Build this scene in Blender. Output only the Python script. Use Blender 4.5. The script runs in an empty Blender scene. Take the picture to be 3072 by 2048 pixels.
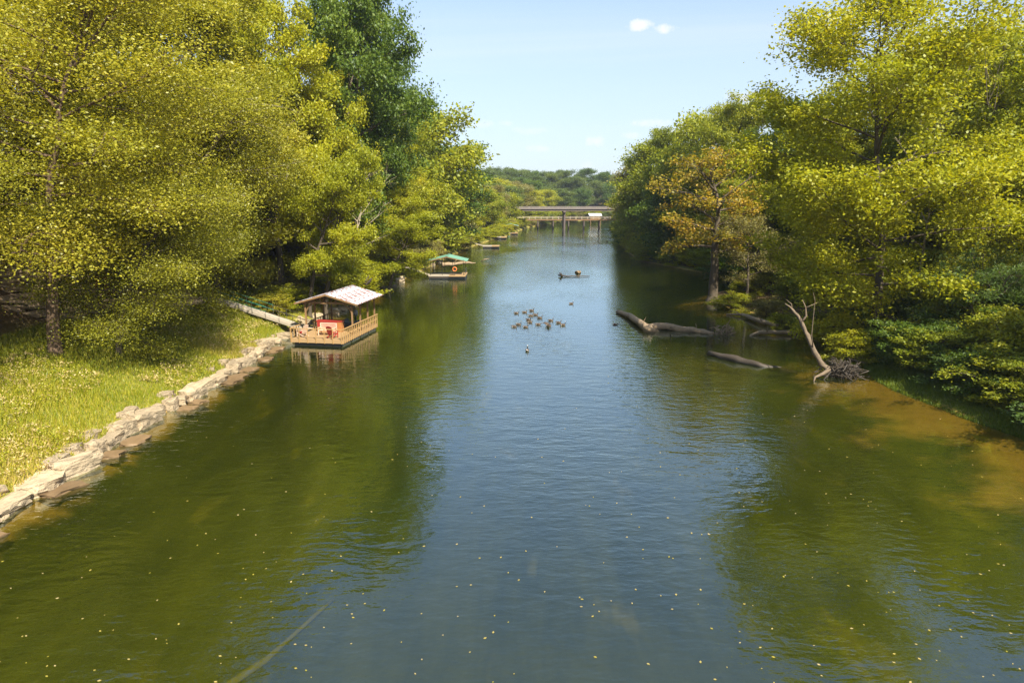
import bpy, bmesh, math, random
import numpy as np
from mathutils import Vector, Matrix, Quaternion

# ------------------------------------------------------------------ camera, sky, sun, exposure
scene = bpy.context.scene
C = scene.collection
PITCH = math.atan(424 / 2048)
CAM_H = 12.0
cam_d = bpy.data.cameras.new('camera'); cam = bpy.data.objects.new('camera', cam_d); C.objects.link(cam)
cam.location = (0, 0, CAM_H); cam.rotation_euler = (math.pi / 2 - PITCH, 0, 0)
cam_d.lens = 24.0; cam_d.sensor_width = 36.0; cam_d.clip_start = 0.5; cam_d.clip_end = 6000
scene.camera = cam

SUN_EL = math.radians(46); SUN_AZ = math.radians(151)      # azimuth clockwise from +Y
sun_dir = Vector((math.sin(SUN_AZ) * math.cos(SUN_EL), math.cos(SUN_AZ) * math.cos(SUN_EL), math.sin(SUN_EL)))
sd = bpy.data.lights.new('sun', 'SUN'); so = bpy.data.objects.new('sun', sd); C.objects.link(so)
sd.energy = 5.0; sd.angle = math.radians(0.5); sd.color = (1.0, 0.93, 0.80)
so.rotation_euler = sun_dir.to_track_quat('Z', 'Y').to_euler(); so.location = (60, -60, 80)

vs = scene.view_settings
vs.view_transform = 'Standard'; vs.look = 'None'; vs.exposure = 1.1; vs.gamma = 1.0; vs.use_curve_mapping = False
scene.cycles.use_denoising = True; scene.cycles.denoising_prefilter = 'NONE'
scene.cycles.max_bounces = 4; scene.cycles.diffuse_bounces = 3; scene.cycles.glossy_bounces = 2
scene.cycles.transmission_bounces = 2; scene.cycles.transparent_max_bounces = 6
scene.cycles.caustics_reflective = False; scene.cycles.caustics_refractive = False
scene.cycles.sample_clamp_indirect = 4.0

def ray(u, v):
    """direction through a pixel of the 2352 px wide view of the photograph"""
    u *= 3072 / 2352; v *= 3072 / 2352
    dx = (u - 1536) / 2048; dy = (1024 - v) / 2048
    return Vector((dx, math.cos(PITCH) + dy * math.sin(PITCH), -math.sin(PITCH) + dy * math.cos(PITCH)))
def gp(u, v, z=0.0):
    d = ray(u, v); t = (z - CAM_H) / d.z
    return Vector((d.x * t, d.y * t, z))
def aty(u, v, Y):
    d = ray(u, v); t = Y / d.y
    return Vector((d.x * t, Y, CAM_H + d.z * t))

class NT:
    """small helper round a node tree"""
    def __init__(s, tree): s.t = tree; tree.nodes.clear()
    def n(s, typ, **kw):
        nd = s.t.nodes.new(typ)
        for k, v in kw.items():
            if k == 'inp':
                for kk, vv in v.items():
                    sock = nd.inputs[kk]
                    if isinstance(vv, bpy.types.NodeSocket): s.t.links.new(vv, sock)
                    else: sock.default_value = vv
            else: setattr(nd, k, v)
        return nd
    def math(s, op, a, b=0.0, c=None, clamp=False):
        i = {0: a, 1: b}
        if c is not None: i[2] = c
        return s.n('ShaderNodeMath', operation=op, use_clamp=clamp, inp=i).outputs[0]
    def mix(s, fac, a, b, blend='MIX'):
        nd = s.n('ShaderNodeMix', data_type='RGBA', blend_type=blend)
        for k, v in ((0, fac), (6, a), (7, b)):
            if isinstance(v, bpy.types.NodeSocket): s.t.links.new(v, nd.inputs[k])
            else: nd.inputs[k].default_value = v if k == 0 else (*v[:3], 1)
        return nd.outputs[2]
    def smooth(s, x, lo, hi):
        return s.n('ShaderNodeMapRange', interpolation_type='SMOOTHSTEP', inp={'Value': x, 'From Min': lo, 'From Max': hi}).outputs[0]
    def ramp(s, x, stops):
        r = s.n('ShaderNodeValToRGB', inp={0: x}); e = r.color_ramp.elements
        while len(e) < len(stops): e.new(0.5)
        for el, (p, c) in zip(e, stops): el.position = p; el.color = (*c, 1)
        return r.outputs[0]
    def noise(s, vec, scale, detail=3, rough=0.55, dist=0.0):
        i = {'Scale': scale, 'Detail': detail, 'Roughness': rough, 'Distortion': dist}
        if vec is not None: i['Vector'] = vec
        return s.n('ShaderNodeTexNoise', inp=i).outputs[0]
    def mapping(s, vec, scale=(1, 1, 1), rot=(0, 0, 0), loc=(0, 0, 0)):
        return s.n('ShaderNodeMapping', inp={'Vector': vec, 'Scale': scale, 'Rotation': rot, 'Location': loc}).outputs[0]

def make_world():
    w = bpy.data.worlds.new('World'); scene.world = w; w.use_nodes = True
    g = NT(w.node_tree)
    sky = g.n('ShaderNodeTexSky', sky_type='NISHITA', sun_disc=False, sun_elevation=SUN_EL, sun_rotation=SUN_AZ,
              altitude=50, air_density=1.0, dust_density=0.7, ozone_density=2.2)
    D = g.n('ShaderNodeTexCoord').outputs['Generated']
    sep = g.n('ShaderNodeSeparateXYZ', inp={0: D})
    # thin high streaks, everywhere in the sky
    zz = g.math('MAXIMUM', sep.outputs[2], 0.04)
    px = g.math('DIVIDE', sep.outputs[0], zz); py = g.math('DIVIDE', sep.outputs[1], zz)
    P = g.n('ShaderNodeCombineXYZ', inp={0: px, 1: py, 2: 0.0}).outputs[0]
    st = g.noise(g.mapping(P, (0.13, 0.42, 1), (0, 0, 0.10), (3.1, 0.4, 0)), 1.0, 5, 0.55, 0.6)
    cir = g.math('MULTIPLY', g.smooth(st, 0.47, 0.85), 0.40)
    up = g.smooth(sep.outputs[2], 0.02, 0.2)
    cir = g.math('MULTIPLY', cir, up)
    # small fair-weather cumulus: (pixel u, v, half width, half height, strength)
    puff = g.math('MULTIPLY', 0.0, 0.0)
    nz = g.noise(D, 34.0, 5, 0.65)
    nz = g.math('SUBTRACT', nz, 0.5)
    for (u, v, a, b, k) in [(1475, 57, 36, 13, 1.0), (1520, 66, 34, 11, .9), (1128, 284, 42, 10, .65), (1372, 326, 34, 15, .8),
                            (1500, 283, 46, 10, .7), (1545, 305, 30, 12, .7), (1240, 342, 30, 8, .5), (1720, 222, 50, 14, .8), (1345, 380, 18, 14, .5),
                            (1215, 300, 40, 10, .4), (1455, 312, 30, 9, .5)]:
        c = ray(u, v).normalized(); r = Vector((c.y, -c.x, 0)).normalized(); t = r.cross(c)
        x = g.n('ShaderNodeVectorMath', operation='DOT_PRODUCT', inp={0: D, 1: r}).outputs['Value']
        y = g.n('ShaderNodeVectorMath', operation='DOT_PRODUCT', inp={0: D, 1: t}).outputs['Value']
        f = g.n('ShaderNodeVectorMath', operation='DOT_PRODUCT', inp={0: D, 1: c}).outputs['Value']
        y = g.math('SUBTRACT', y, t.dot(c))
        ex = g.math('POWER', g.math('DIVIDE', x, a / 1568), 2); ey = g.math('POWER', g.math('DIVIDE', y, b / 1568), 2)
        m = g.math('SUBTRACT', 1.0, g.math('ADD', ex, ey))
        m = g.math('ADD', m, g.math('MULTIPLY', nz, 4.6))
        m = g.math('MULTIPLY', g.smooth(m, -.1, 1.5), k)
        m = g.math('MULTIPLY', m, g.math('GREATER_THAN', f, 0.5))
        puff = g.math('MAXIMUM', puff, m)
    mask = g.math('MAXIMUM', cir, puff)
    pale = g.mix(g.math('MULTIPLY', g.math('SUBTRACT', 1.0, g.smooth(sep.outputs[2], 0.0, 0.58)), .72), sky.outputs[0], (2.95, 3.42, 4.08))
    col = g.mix(mask, pale, (4.5, 4.6, 4.75))
    bg = g.n('ShaderNodeBackground', inp={'Color': col, 'Strength': 0.11})
    o = g.n('ShaderNodeOutputWorld'); g.t.links.new(bg.outputs[0], o.inputs[0])
make_world()

# ------------------------------------------------------------------ tags and mesh helpers
def tag(o, label=None, cat=None, group=None, kind=None):
    if label: o['label'] = label
    if cat: o['category'] = cat
    if group: o['group'] = group
    if kind: o['kind'] = kind
    return o
def empty(name, loc=(0, 0, 0), rz=0.0):
    o = bpy.data.objects.new(name, None); C.objects.link(o); o.location = loc; o.rotation_euler = (0, 0, rz)
    o.empty_display_size = 0.3
    return o
def link(name, me, parent=None, loc=None, rot=None, scale=None):
    o = bpy.data.objects.new(name, me); C.objects.link(o)
    if parent: o.parent = parent
    if loc is not None: o.location = loc
    if rot is not None: o.rotation_euler = rot
    if scale is not None: o.scale = scale
    return o
def copy_tree(o, parent=None):
    c = o.copy(); C.objects.link(c); c.parent = parent
    for ch in list(o.children): copy_tree(ch, c)
    return c

def np_mesh(name, V, F, mat=None, tint=None, smooth=False, mats=None, midx=None):
    """V (n,3), F (m,k) with constant k"""
    V = np.asarray(V, np.float32); F = np.asarray(F, np.int32); m, k = F.shape
    me = bpy.data.meshes.new(name)
    me.vertices.add(len(V)); me.vertices.foreach_set('co', V.ravel())
    me.loops.add(m * k); me.loops.foreach_set('vertex_index', F.ravel())
    me.polygons.add(m); me.polygons.foreach_set('loop_start', np.arange(0, m * k, k, dtype=np.int32))
    if smooth: me.polygons.foreach_set('use_smooth', np.ones(m, bool))
    if midx is not None: me.polygons.foreach_set('material_index', np.asarray(midx, np.int32))
    me.update(calc_edges=True)
    if tint is not None:
        a = me.attributes.new('tint', 'FLOAT', 'FACE'); a.data.foreach_set('value', np.asarray(tint, np.float32))
    for x in (mats or ([mat] if mat else [])): me.materials.append(x)
    return me

class MB:
    def __init__(s): s.v = []; s.f = []; s.m = []; s.mi = 0
    def add(s, vs_, fs_):
        o = len(s.v); s.v += [tuple(x) for x in vs_]; s.f += [tuple(i + o for i in q) for q in fs_]; s.m += [s.mi] * len(fs_); return s
    def box(s, c, d, M=None):
        x, y, z = d[0] / 2, d[1] / 2, d[2] / 2
        P = [Vector((i * x, j * y, k * z)) for k in (-1, 1) for j in (-1, 1) for i in (-1, 1)]
        if M is not None: P = [M @ p for p in P]
        c = Vector(c)
        return s.add([p + c for p in P], [(0, 2, 3, 1), (4, 5, 7, 6), (0, 1, 5, 4), (2, 6, 7, 3), (0, 4, 6, 2), (1, 3, 7, 5)])
    def span(s, a, b):
        return s.box([(a[i] + b[i]) / 2 for i in range(3)], [abs(b[i] - a[i]) for i in range(3)])
    def bar(s, p, q, w, h):
        p = Vector(p); q = Vector(q); d = q - p; L = d.length
        up = Vector((0, 0, 1)) if abs(d.normalized().z) < 0.95 else Vector((0, 1, 0))
        X = d.cross(up).normalized(); Z = X.cross(d).normalized(); Y = d.normalized()
        return s.box((p + q) / 2, (w, L, h), Matrix((X, Y, Z)).transposed())
    def tube(s, pts, rad, n=8, cap=True, flat=1.0, wob=0.0, rng=None):
        pts = [Vector(p) for p in pts]; rings = []; X = None
        for i, p in enumerate(pts):
            d = (pts[min(i + 1, len(pts) - 1)] - pts[max(i - 1, 0)]).normalized()
            if X is None: X = d.orthogonal().normalized()
            X = (X - d * X.dot(d)).normalized(); Y = d.cross(X)
            r = rad[i] if hasattr(rad, '__len__') else rad
            rings.append([p + (X * math.cos(2 * math.pi * k / n) + Y * math.sin(2 * math.pi * k / n) * flat) * r * (1 + (rng.uniform(-wob, wob) if rng else 0)) for k in range(n)])
        vs_ = [q for r in rings for q in r]; fs_ = []
        for i in range(len(pts) - 1):
            for k in range(n): fs_.append((i * n + k, i * n + (k + 1) % n, (i + 1) * n + (k + 1) % n, (i + 1) * n + k))
        if cap: fs_.append(tuple(range(n - 1, -1, -1))); fs_.append(tuple(range((len(pts) - 1) * n, len(pts) * n)))
        return s.add(vs_, fs_)
    def mesh(s, name, mats, smooth=False):
        me = bpy.data.meshes.new(name); me.from_pydata(s.v, [], s.f); me.update()
        for x in (mats if isinstance(mats, (list, tuple)) else [mats]): me.materials.append(x)
        me.polygons.foreach_set('material_index', s.m)
        if smooth: me.polygons.foreach_set('use_smooth', [True] * len(s.f))
        return me
    def build(s, name, mats, parent=None, smooth=False, loc=None, rot=None):
        return link(name, s.mesh(name, mats, smooth), parent, loc, rot)

# ------------------------------------------------------------------ materials
def mat(name): 
    m = bpy.data.materials.new(name); m.use_nodes = True
    return m, NT(m.node_tree)
def finish(g, sh):
    o = g.n('ShaderNodeOutputMaterial'); g.t.links.new(sh, o.inputs[0])
def simple(name, col, rough=0.7, var=0.25, scale=3.0, metal=0.0, bump=0.0, spec=0.4, stretch=(1, 1, 1), bd=.03):
    m, g = mat(name)
    oc = g.mapping(g.n('ShaderNodeTexCoord').outputs['Object'], stretch)
    nz = g.noise(oc, scale, 5, 0.6)
    rnd = g.n('ShaderNodeObjectInfo').outputs['Random']
    f = g.math('ADD', g.math('MULTIPLY', nz, 2 * var), g.math('MULTIPLY', rnd, var * 0.7))
    dark = tuple(c * (1 - var * 1.2) for c in col); lite = tuple(min(1, c * (1 + var)) for c in col)
    c = g.mix(f, dark, lite)
    i = {'Base Color': c, 'Roughness': rough, 'Metallic': metal, 'Specular IOR Level': spec}
    if bump: i['Normal'] = g.n('ShaderNodeBump', inp={'Strength': bump, 'Distance': bd, 'Height': nz}).outputs[0]
    finish(g, g.n('ShaderNodeBsdfPrincipled', inp=i).outputs[0])
    return m
def leaf_mat(name, stops, trans=0.46, rough=0.5, spec=0.35, hue_rand=0.25):
    m, g = mat(name)
    t = g.n('ShaderNodeAttribute', attribute_name='tint').outputs['Fac']
    rnd = g.n('ShaderNodeObjectInfo').outputs['Random']
    f = g.math('ADD', g.math('MULTIPLY', t, 1.0 - hue_rand), g.math('MULTIPLY', rnd, hue_rand))
    c = g.ramp(f, stops)
    ct = g.mix(1.0, c, (1.25, 1.15, 0.45), 'MULTIPLY')
    p = g.n('ShaderNodeBsdfDiffuse', inp={'Color': c}).outputs[0]
    gl = g.n('ShaderNodeBsdfGlossy', inp={'Color': (.9, .95, 1, 1), 'Roughness': rough}).outputs[0]
    p = g.n('ShaderNodeMixShader', inp={0: .10 * spec, 1: p, 2: gl}).outputs[0]
    tr = g.n('ShaderNodeBsdfTranslucent', inp={'Color': ct}).outputs[0]
    finish(g, g.n('ShaderNodeMixShader', inp={0: trans, 1: p, 2: tr}).outputs[0])
    return m
M = {}
M['olive'] = leaf_mat('olive_leaves', [(0.0, (.09, .105, .010)), (.35, (.26, .265, .016)), (.72, (.46, .42, .035)), (1.0, (.62, .48, .09))], spec=.4, rough=.45)
M['yellow'] = leaf_mat('yellow_green_leaves', [(0.0, (.14, .18, .008)), (.45, (.33, .35, .012)), (.8, (.50, .46, .014)), (1.0, (.66, .44, .02))])
M['dark'] = leaf_mat('dark_green_leaves', [(0.0, (.045, .085, .010)), (.5, (.10, .165, .018)), (.85, (.19, .25, .022)), (1.0, (.28, .30, .03))])
M['mid'] = leaf_mat('mid_green_leaves', [(0.0, (.10, .14, .010)), (.45, (.25, .29, .016)), (.8, (.44, .42, .022)), (1.0, (.60, .46, .03))])
M['gold'] = leaf_mat('golden_leaves', [(0.0, (.12, .14, .015)), (.35, (.29, .26, .02)), (.65, (.48, .31, .025)), (1.0, (.58, .21, .03))])
M['grey'] = leaf_mat('grey_green_leaves', [(0.0, (.12, .12, .03)), (.5, (.25, .23, .06)), (1.0, (.40, .34, .12))])
M['far'] = leaf_mat('distant_leaves', [(0.0, (.06, .10, .022)), (.5, (.13, .18, .034)), (1.0, (.25, .28, .05))])
M['fern'] = leaf_mat('feathery_leaves', [(0.0, (.055, .10, .020)), (.5, (.12, .19, .035)), (1.0, (.22, .29, .05))])
M['grass'] = leaf_mat('grass_blades', [(0.0, (.08, .13, .006)), (.3, (.22, .26, .010)), (.55, (.40, .36, .022)), (.75, (.52, .40, .09)), (1.0, (.58, .45, .22))], trans=.3, hue_rand=0.0)
M['bark'] = simple('grey_brown_bark', (.10, .078, .050), .9, .35, 6, bump=.6, stretch=(1, 1, .25))
M['bark_pale'] = simple('pale_bark', (.32, .26, .18), .85, .3, 5, bump=.4, stretch=(1, 1, .3))
M['bark_red'] = simple('red_brown_bark', (.13, .085, .050), .9, .35, 6, bump=.6, stretch=(1, 1, .25))
M['drift'] = simple('weathered_driftwood', (.30, .215, .125), .85, .45, 4, bump=.8, bd=.08)
M['weedy'] = simple('weed_covered_wood', (.10, .09, .012), .9, .4, 4)
M['snag'] = simple('grey_brown_snag_wood', (.17, .125, .08), .85, .45, 4, bump=.8, bd=.08)
M['drift_dark'] = simple('dark_wet_wood', (.052, .040, .027), .6, .4, 4, bump=.5)
M['stone'] = simple('pale_sandstone', (.36, .28, .175), .9, .5, 2.6, bump=1.0, bd=.25)
M['stone_wall'] = simple('weathered_ledge_stone', (.30, .22, .135), .9, .55, 1.6, bump=1.0, bd=.25)
M['wet_stone'] = simple('wet_brown_stone', (.20, .13, .065), .5, .4, 2.2, bump=.5)
M['deck_wood'] = simple('pine_decking', (.40, .26, .12), .75, .3, 5, bump=.3, stretch=(1, 3, 3))
M['rail_wood'] = simple('honey_coloured_rail_timber', (.44, .27, .10), .7, .25, 4)
M['post_wood'] = simple('brown_post_timber', (.24, .14, .06), .8, .3, 4)
M['old_wood'] = simple('grey_weathered_boards', (.42, .36, .27), .85, .3, 4)
M['black'] = simple('black_plastic_float', (.012, .013, .014), .5, .2)
M['greyfloat'] = simple('grey_float', (.16, .16, .12), .7, .3)
M['cream'] = simple('cream_painted_wood', (.68, .50, .36), .6, .15)
M['redpaint'] = simple('faded_red_paint', (.36, .035, .025), .55, .25)
M['orangewood'] = simple('orange_stained_wood', (.42, .17, .05), .6, .25)
M['rust'] = simple('rusty_red_iron', (.26, .06, .03), .8, .35)
M['greensteel'] = simple('green_painted_pipe', (.03, .20, .13), .4, .2)
M['steel'] = simple('grey_steel_pipe', (.12, .11, .09), .5, .2, metal=.6)
M['darksteel'] = simple('dark_steel', (.03, .028, .025), .5, .2)
M['white'] = simple('white_paint', (.75, .75, .73), .5, .08)
M['hull'] = simple('dark_boat_hull', (.035, .04, .045), .45, .2)
M['cowl'] = simple('grey_outboard_cowl', (.30, .31, .32), .3, .1)
M['concrete'] = simple('bridge_concrete', (.22, .185, .16), .85, .25, .6)
M['girder'] = simple('brown_bridge_girder', (.13, .10, .085), .8, .3, .6)
M['greenroof'] = simple('green_roof_sheet', (.14, .30, .21), .45, .2, 2)
M['orange'] = simple('orange_ring', (.75, .22, .06), .5, .1)

def roof_mat():
    m, g = mat('white_roof_sheet_with_rust')
    oc = g.n('ShaderNodeTexCoord').outputs['Object']
    b = g.noise(g.mapping(oc, (4.5, 2.1, 1)), 1.3, 2, .6)
    p = g.noise(oc, .9, 2, .5)
    f = g.smooth(g.math('ADD', b, g.math('MULTIPLY', p, .35)), .69, .72)
    c = g.mix(f, (.50, .51, .54), (.22, .075, .04))
    finish(g, g.n('ShaderNodeBsdfPrincipled', inp={'Base Color': c, 'Roughness': .45, 'Metallic': .15}).outputs[0])
    return m
M['roof'] = roof_mat()

def ground_mat():
    m, g = mat('river_bank_and_bed')
    geo = g.n('ShaderNodeNewGeometry').outputs['Position']
    z = g.n('ShaderNodeSeparateXYZ', inp={0: geo}).outputs[2]
    zone = g.n('ShaderNodeAttribute', attribute_name='zone').outputs['Fac']
    n1 = g.noise(geo, .35, 5, .6); n2 = g.noise(geo, 2.5, 4, .6); n3 = g.noise(g.mapping(geo, (.9, .22, 1), (0, 0, -.25)), .7, 4, .6)
    grass = g.mix(n2, (.10, .13, .015), (.30, .25, .07))
    litter = g.mix(n2, (.05, .040, .018), (.17, .105, .05))
    land = g.mix(g.smooth(zone, 1.3, 1.9), grass, litter)
    sand = g.mix(n2, (.34, .20, .045), (.52, .33, .09))
    weed = g.mix(g.smooth(n3, .25, .8), (.018, .026, .003), (.062, .068, .005))
    patch = g.math('ADD', z, g.math('MULTIPLY', g.math('SUBTRACT', n1, .5), 1.3))
    bed = g.mix(g.smooth(patch, -.75, -.25), weed, sand)
    spot = g.smooth(g.noise(g.mapping(geo, (1, .3, 1), (0, 0, -.6)), .55, 3, .6), .60, .74)
    bed = g.mix(g.math('MULTIPLY', spot, .5), bed, (.17, .145, .010))
    c = g.mix(g.smooth(g.math('ADD', z, g.math('MULTIPLY', n2, .12)), .05, .16), bed, land)
    b = g.n('ShaderNodeBump', inp={'Strength': .5, 'Distance': .15, 'Height': n2}).outputs[0]
    finish(g, g.n('ShaderNodeBsdfPrincipled', inp={'Base Color': c, 'Roughness': .95, 'Specular IOR Level': .1, 'Normal': b}).outputs[0])
    return m
def water_mat():
    m, g = mat('clear_green_river_water')
    geo = g.n('ShaderNodeNewGeometry').outputs['Position']
    big = g.noise(g.mapping(geo, (.06, .025, 1)), 1.0, 2, .5)
    w1 = g.noise(g.mapping(geo, (.75, 1.5, 1), (0, 0, .25)), 1.0, 2, .5, .3)
    w2 = g.noise(g.mapping(geo, (2.2, 4.2, 1), (0, 0, -.2)), 1.0, 2, .5, .2)
    w3 = g.noise(g.mapping(geo, (6.5, 10, 1), (0, 0, .1)), 1.0, 2, .5)
    amp = g.math('ADD', .35, g.math('MULTIPLY', g.smooth(big, .35, .68), 1.0))
    h = g.math('ADD', g.math('MULTIPLY', w1, .10), g.math('ADD', g.math('MULTIPLY', w2, .042), g.math('MULTIPLY', w3, .010)))
    h = g.math('MULTIPLY', h, amp)
    nb = g.n('ShaderNodeBump', inp={'Strength': 1.0, 'Distance': .42, 'Height': h}).outputs[0]
    inc = g.n('ShaderNodeNewGeometry').outputs['Incoming']
    ca = g.math('ABSOLUTE', g.n('ShaderNodeVectorMath', operation='DOT_PRODUCT', inp={0: inc, 1: nb}).outputs['Value'])
    fr = g.math('MULTIPLY_ADD', g.math('POWER', g.math('SUBTRACT', 1.0, ca, clamp=True), 3.6), .85, .15, clamp=True)   # Schlick, the same from above and below
    tr = g.n('ShaderNodeBsdfTransparent', inp={'Color': (.86, .84, .52, 1)}).outputs[0]
    df = g.n('ShaderNodeBsdfDiffuse', inp={'Color': (.030, .040, .005, 1)}).outputs[0]
    body = g.n('ShaderNodeMixShader', inp={0: .30, 1: tr, 2: df}).outputs[0]
    gl = g.n('ShaderNodeBsdfGlossy', inp={'Color': (.82, .94, 1, 1), 'Roughness': .025, 'Normal': nb}).outputs[0]
    finish(g, g.n('ShaderNodeMixShader', inp={0: fr, 1: body, 2: gl}).outputs[0])
    return m

# ------------------------------------------------------------------ terrain
LB = np.array([(-22, -80), (-20.5, 10), (-19.9, 25.5), (-19.6, 27.7), (-20.2, 34.6), (-19.8, 40.1), (-19.8, 45), (-20, 50.5), (-20.6, 59.3), (-19.3, 72.9),
               (-17.5, 87.4), (-16.7, 106), (-14, 140), (-11.5, 174), (-6.2, 211), (-.7, 242), (6.5, 306), (27, 392), (70, 450), (190, 520), (420, 600), (900, 800)])
RB = np.array([(24, -80), (25, 10), (25.5, 28.8), (26.5, 33.6), (25.6, 37), (25.3, 40), (24.9, 42.6), (25, 45), (26.8, 51.4), (27.8, 56), (28.5, 63),
               (27.0, 71), (24.6, 76), (23.4, 82), (25.5, 88), (31.5, 96), (33, 112), (29, 126), (25.5, 140), (27.5, 168), (34, 220), (43, 292), (60, 360), (110, 420), (230, 480), (480, 560), (960, 740)])
def XL(y): return np.interp(y, LB[:, 1], LB[:, 0])
def XR(y): return np.interp(y, RB[:, 1], RB[:, 0])
def vnoise(x, y, s, seed):
    r = np.random.RandomState(seed); o = 0
    for k in range(6):
        a = r.uniform(0, 6.283); f = s * r.uniform(.6, 1.9); o = o + np.sin((x * math.cos(a) + y * math.sin(a)) * f + r.uniform(0, 6.28))
    return o / 3.2
PL = np.array([(0, -.05), (.25, .25), (.6, .5), (1.5, .75), (3.5, 1.2), (7, 2.3), (11, 3.1), (14, 3.6), (17, 5.8), (25, 8.5), (40, 13.5), (70, 20), (120, 24), (400, 26), (1500, 30)])
PR = np.array([(0, -.05), (.6, .12), (1.5, .35), (3, .6), (8, 1.2), (20, 2.4), (35, 5), (70, 12), (120, 16), (400, 20), (1500, 26)])
def height(x, y):
    x = np.asarray(x, float); y = np.asarray(y, float)
    xl = XL(y); xr = XR(y); dl = xl - x; dr = x - xr
    fade = np.clip(1.15 - np.clip(y - 90, 0, 300) / 520, .55, 1.0)
    hl = np.interp(dl, PL[:, 0], PL[:, 1]) * np.where(dl > 12, fade, 1) + vnoise(x, y, .35, 3) * .10 * np.clip(dl / 3, 0, 1) + vnoise(x, y, .06, 4) * 1.0 * np.clip((dl - 18) / 20, 0, 1)
    hr = np.interp(dr, PR[:, 0], PR[:, 1]) * np.where(dr > 12, fade, 1) + vnoise(x, y, .4, 5) * .08 * np.clip(dr / 3, 0, 1) + vnoise(x, y, .06, 6) * 1.0 * np.clip((dr - 18) / 20, 0, 1)
    il = np.clip(-dl, 0, None); ir = np.clip(-dr, 0, None)
    bl = -np.interp(il, [0, .5, 1.5, 3.5, 9, 18], [.05, .35, .75, 1.5, 2.0, 2.3])
    near = np.clip((95 - y) / 30, 0, 1)
    br = -np.interp(ir, [0, 1, 4, 9, 15, 22], [.03, .14, .52, 1.0, 1.5, 2.1]) * near - np.interp(ir, [0, 1, 4, 9, 15], [.05, .4, 1.0, 1.7, 2.3]) * (1 - near)
    bed = np.maximum(bl, br) + vnoise(x, y, .5, 8) * .10 * np.clip(np.minimum(il, ir) / 3, 0, 1)
    return np.where(dl > 0, hl, np.where(dr > 0, hr, bed))
def hz(x, y): return float(height(x, y))

def build_ground():
    ys = [-80]
    while ys[-1] < 2600:
        y = ys[-1]; ys.append(y + (8 if y < 8 else .7 if y < 70 else 1.2 if y < 110 else 3 if y < 200 else 8 if y < 450 else 20 if y < 700 else 200))
    dl = [0, .12, .25, .42, .6, .9, 1.3, 1.8, 2.4, 3.1, 4, 5, 6, 7, 8, 9, 10, 11, 12, 13, 14, 15, 16, 17, 19, 21, 24, 27, 31, 36, 42, 50, 60, 75, 95, 130, 180, 260, 400, 700, 1200, 2200]
    fr = [0, .004, .01, .02, .035, .05, .07, .1, .14, .18, .23, .29, .35, .41, .47, .53, .59, .64, .69, .74, .78, .82, .855, .885, .91, .935, .955, .97, .985, .995, 1]
    V = []; Z = []
    for y in ys:
        xl = float(XL(y)); xr = float(XR(y))
        row = [xl - d for d in reversed(dl[1:])] + [xl + (xr - xl) * f for f in fr] + [xr + d for d in dl[1:]]
        h = height(np.array(row), np.full(len(row), y))
        for x, q in zip(row, h): V.append((x, y, q))
        d = np.maximum(xl - np.array(row), np.array(row) - xr)
        wob = vnoise(np.array(row), np.full(len(row), y), .5, 11) * 1.2
        Z += list(np.where(d < 0, 0, 1 + np.clip((d + wob - (11 if y < 75 else 5)) / 3, 0, 1) * (np.array(row) < 0) + (np.array(row) > 0) * np.clip((d + wob) / 2, .3, 1)))
    n = len(dl) * 2 - 2 + len(fr); F = []
    for i in range(len(ys) - 1):
        for j in range(n - 1): F.append((i * n + j, i * n + j + 1, (i + 1) * n + j + 1, (i + 1) * n + j))
    me = np_mesh('ground', V, F, ground_mat(), smooth=True)
    a = me.attributes.new('zone', 'FLOAT', 'POINT'); a.data.foreach_set('value', np.asarray(Z, np.float32))
    tag(link('ground', me), 'grassy river banks and wooded slopes running down to the river bed', 'ground', kind='structure')
    mb = MB(); mb.add([(-60, -80, 0), (900, -80, 0), (900, 780, 0), (-60, 780, 0)], [(0, 1, 2, 3)])
    tag(mb.build('river_water', water_mat()), 'calm green river with ripples and sky reflections', 'water', kind='structure')
build_ground()

# ------------------------------------------------------------------ trees
def quads_from(c, a, b):
    n = len(c); V = np.empty((n, 4, 3), np.float32)
    V[:, 0] = c - a; V[:, 1] = c + b; V[:, 2] = c + a; V[:, 3] = c - b
    return V.reshape(-1, 3), np.arange(n * 4, dtype=np.int32).reshape(n, 4)
def leaves(rng, P, size, aspect, upbias, droop):
    n = len(P)
    nrm = rng.normal(size=(n, 3)); nrm[:, 2] += upbias; nrm /= np.linalg.norm(nrm, axis=1, keepdims=True)
    t = rng.normal(size=(n, 3)); t[:, 2] -= droop
    a = t - nrm * (t * nrm).sum(1, keepdims=True); a /= np.linalg.norm(a, axis=1, keepdims=True) + 1e-9
    b = np.cross(nrm, a); s = (size * rng.uniform(.6, 1.35, n))[:, None]
    return quads_from(P, a * s * .5, b * s * .5 * aspect)
def tubes_np(paths, V, F, off):
    """paths: list of (pts (k,3), r0, r1, sides)"""
    for pts, r0, r1, n in paths:
        k = len(pts); d = np.gradient(pts, axis=0); d /= np.linalg.norm(d, axis=1, keepdims=True) + 1e-9
        ref = np.array([.31, .17, .93]) if abs(d[0, 2]) < .8 else np.array([.97, .2, .1])
        X = np.cross(d, ref); X /= np.linalg.norm(X, axis=1, keepdims=True) + 1e-9; Y = np.cross(d, X)
        r = np.linspace(r0, r1, k)[:, None, None]; th = np.arange(n) * 2 * math.pi / n
        ring = pts[:, None, :] + r * (X[:, None, :] * np.cos(th)[None, :, None] + Y[:, None, :] * np.sin(th)[None, :, None])
        V.append(ring.reshape(-1, 3))
        i = np.arange(k - 1)[:, None] * n; j = np.arange(n)[None, :]; jn = (j + 1) % n
        F.append((np.stack([i + j, i + jn, i + n + jn, i + n + j], -1).reshape(-1, 4)) + off); off += k * n
    return off
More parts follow.
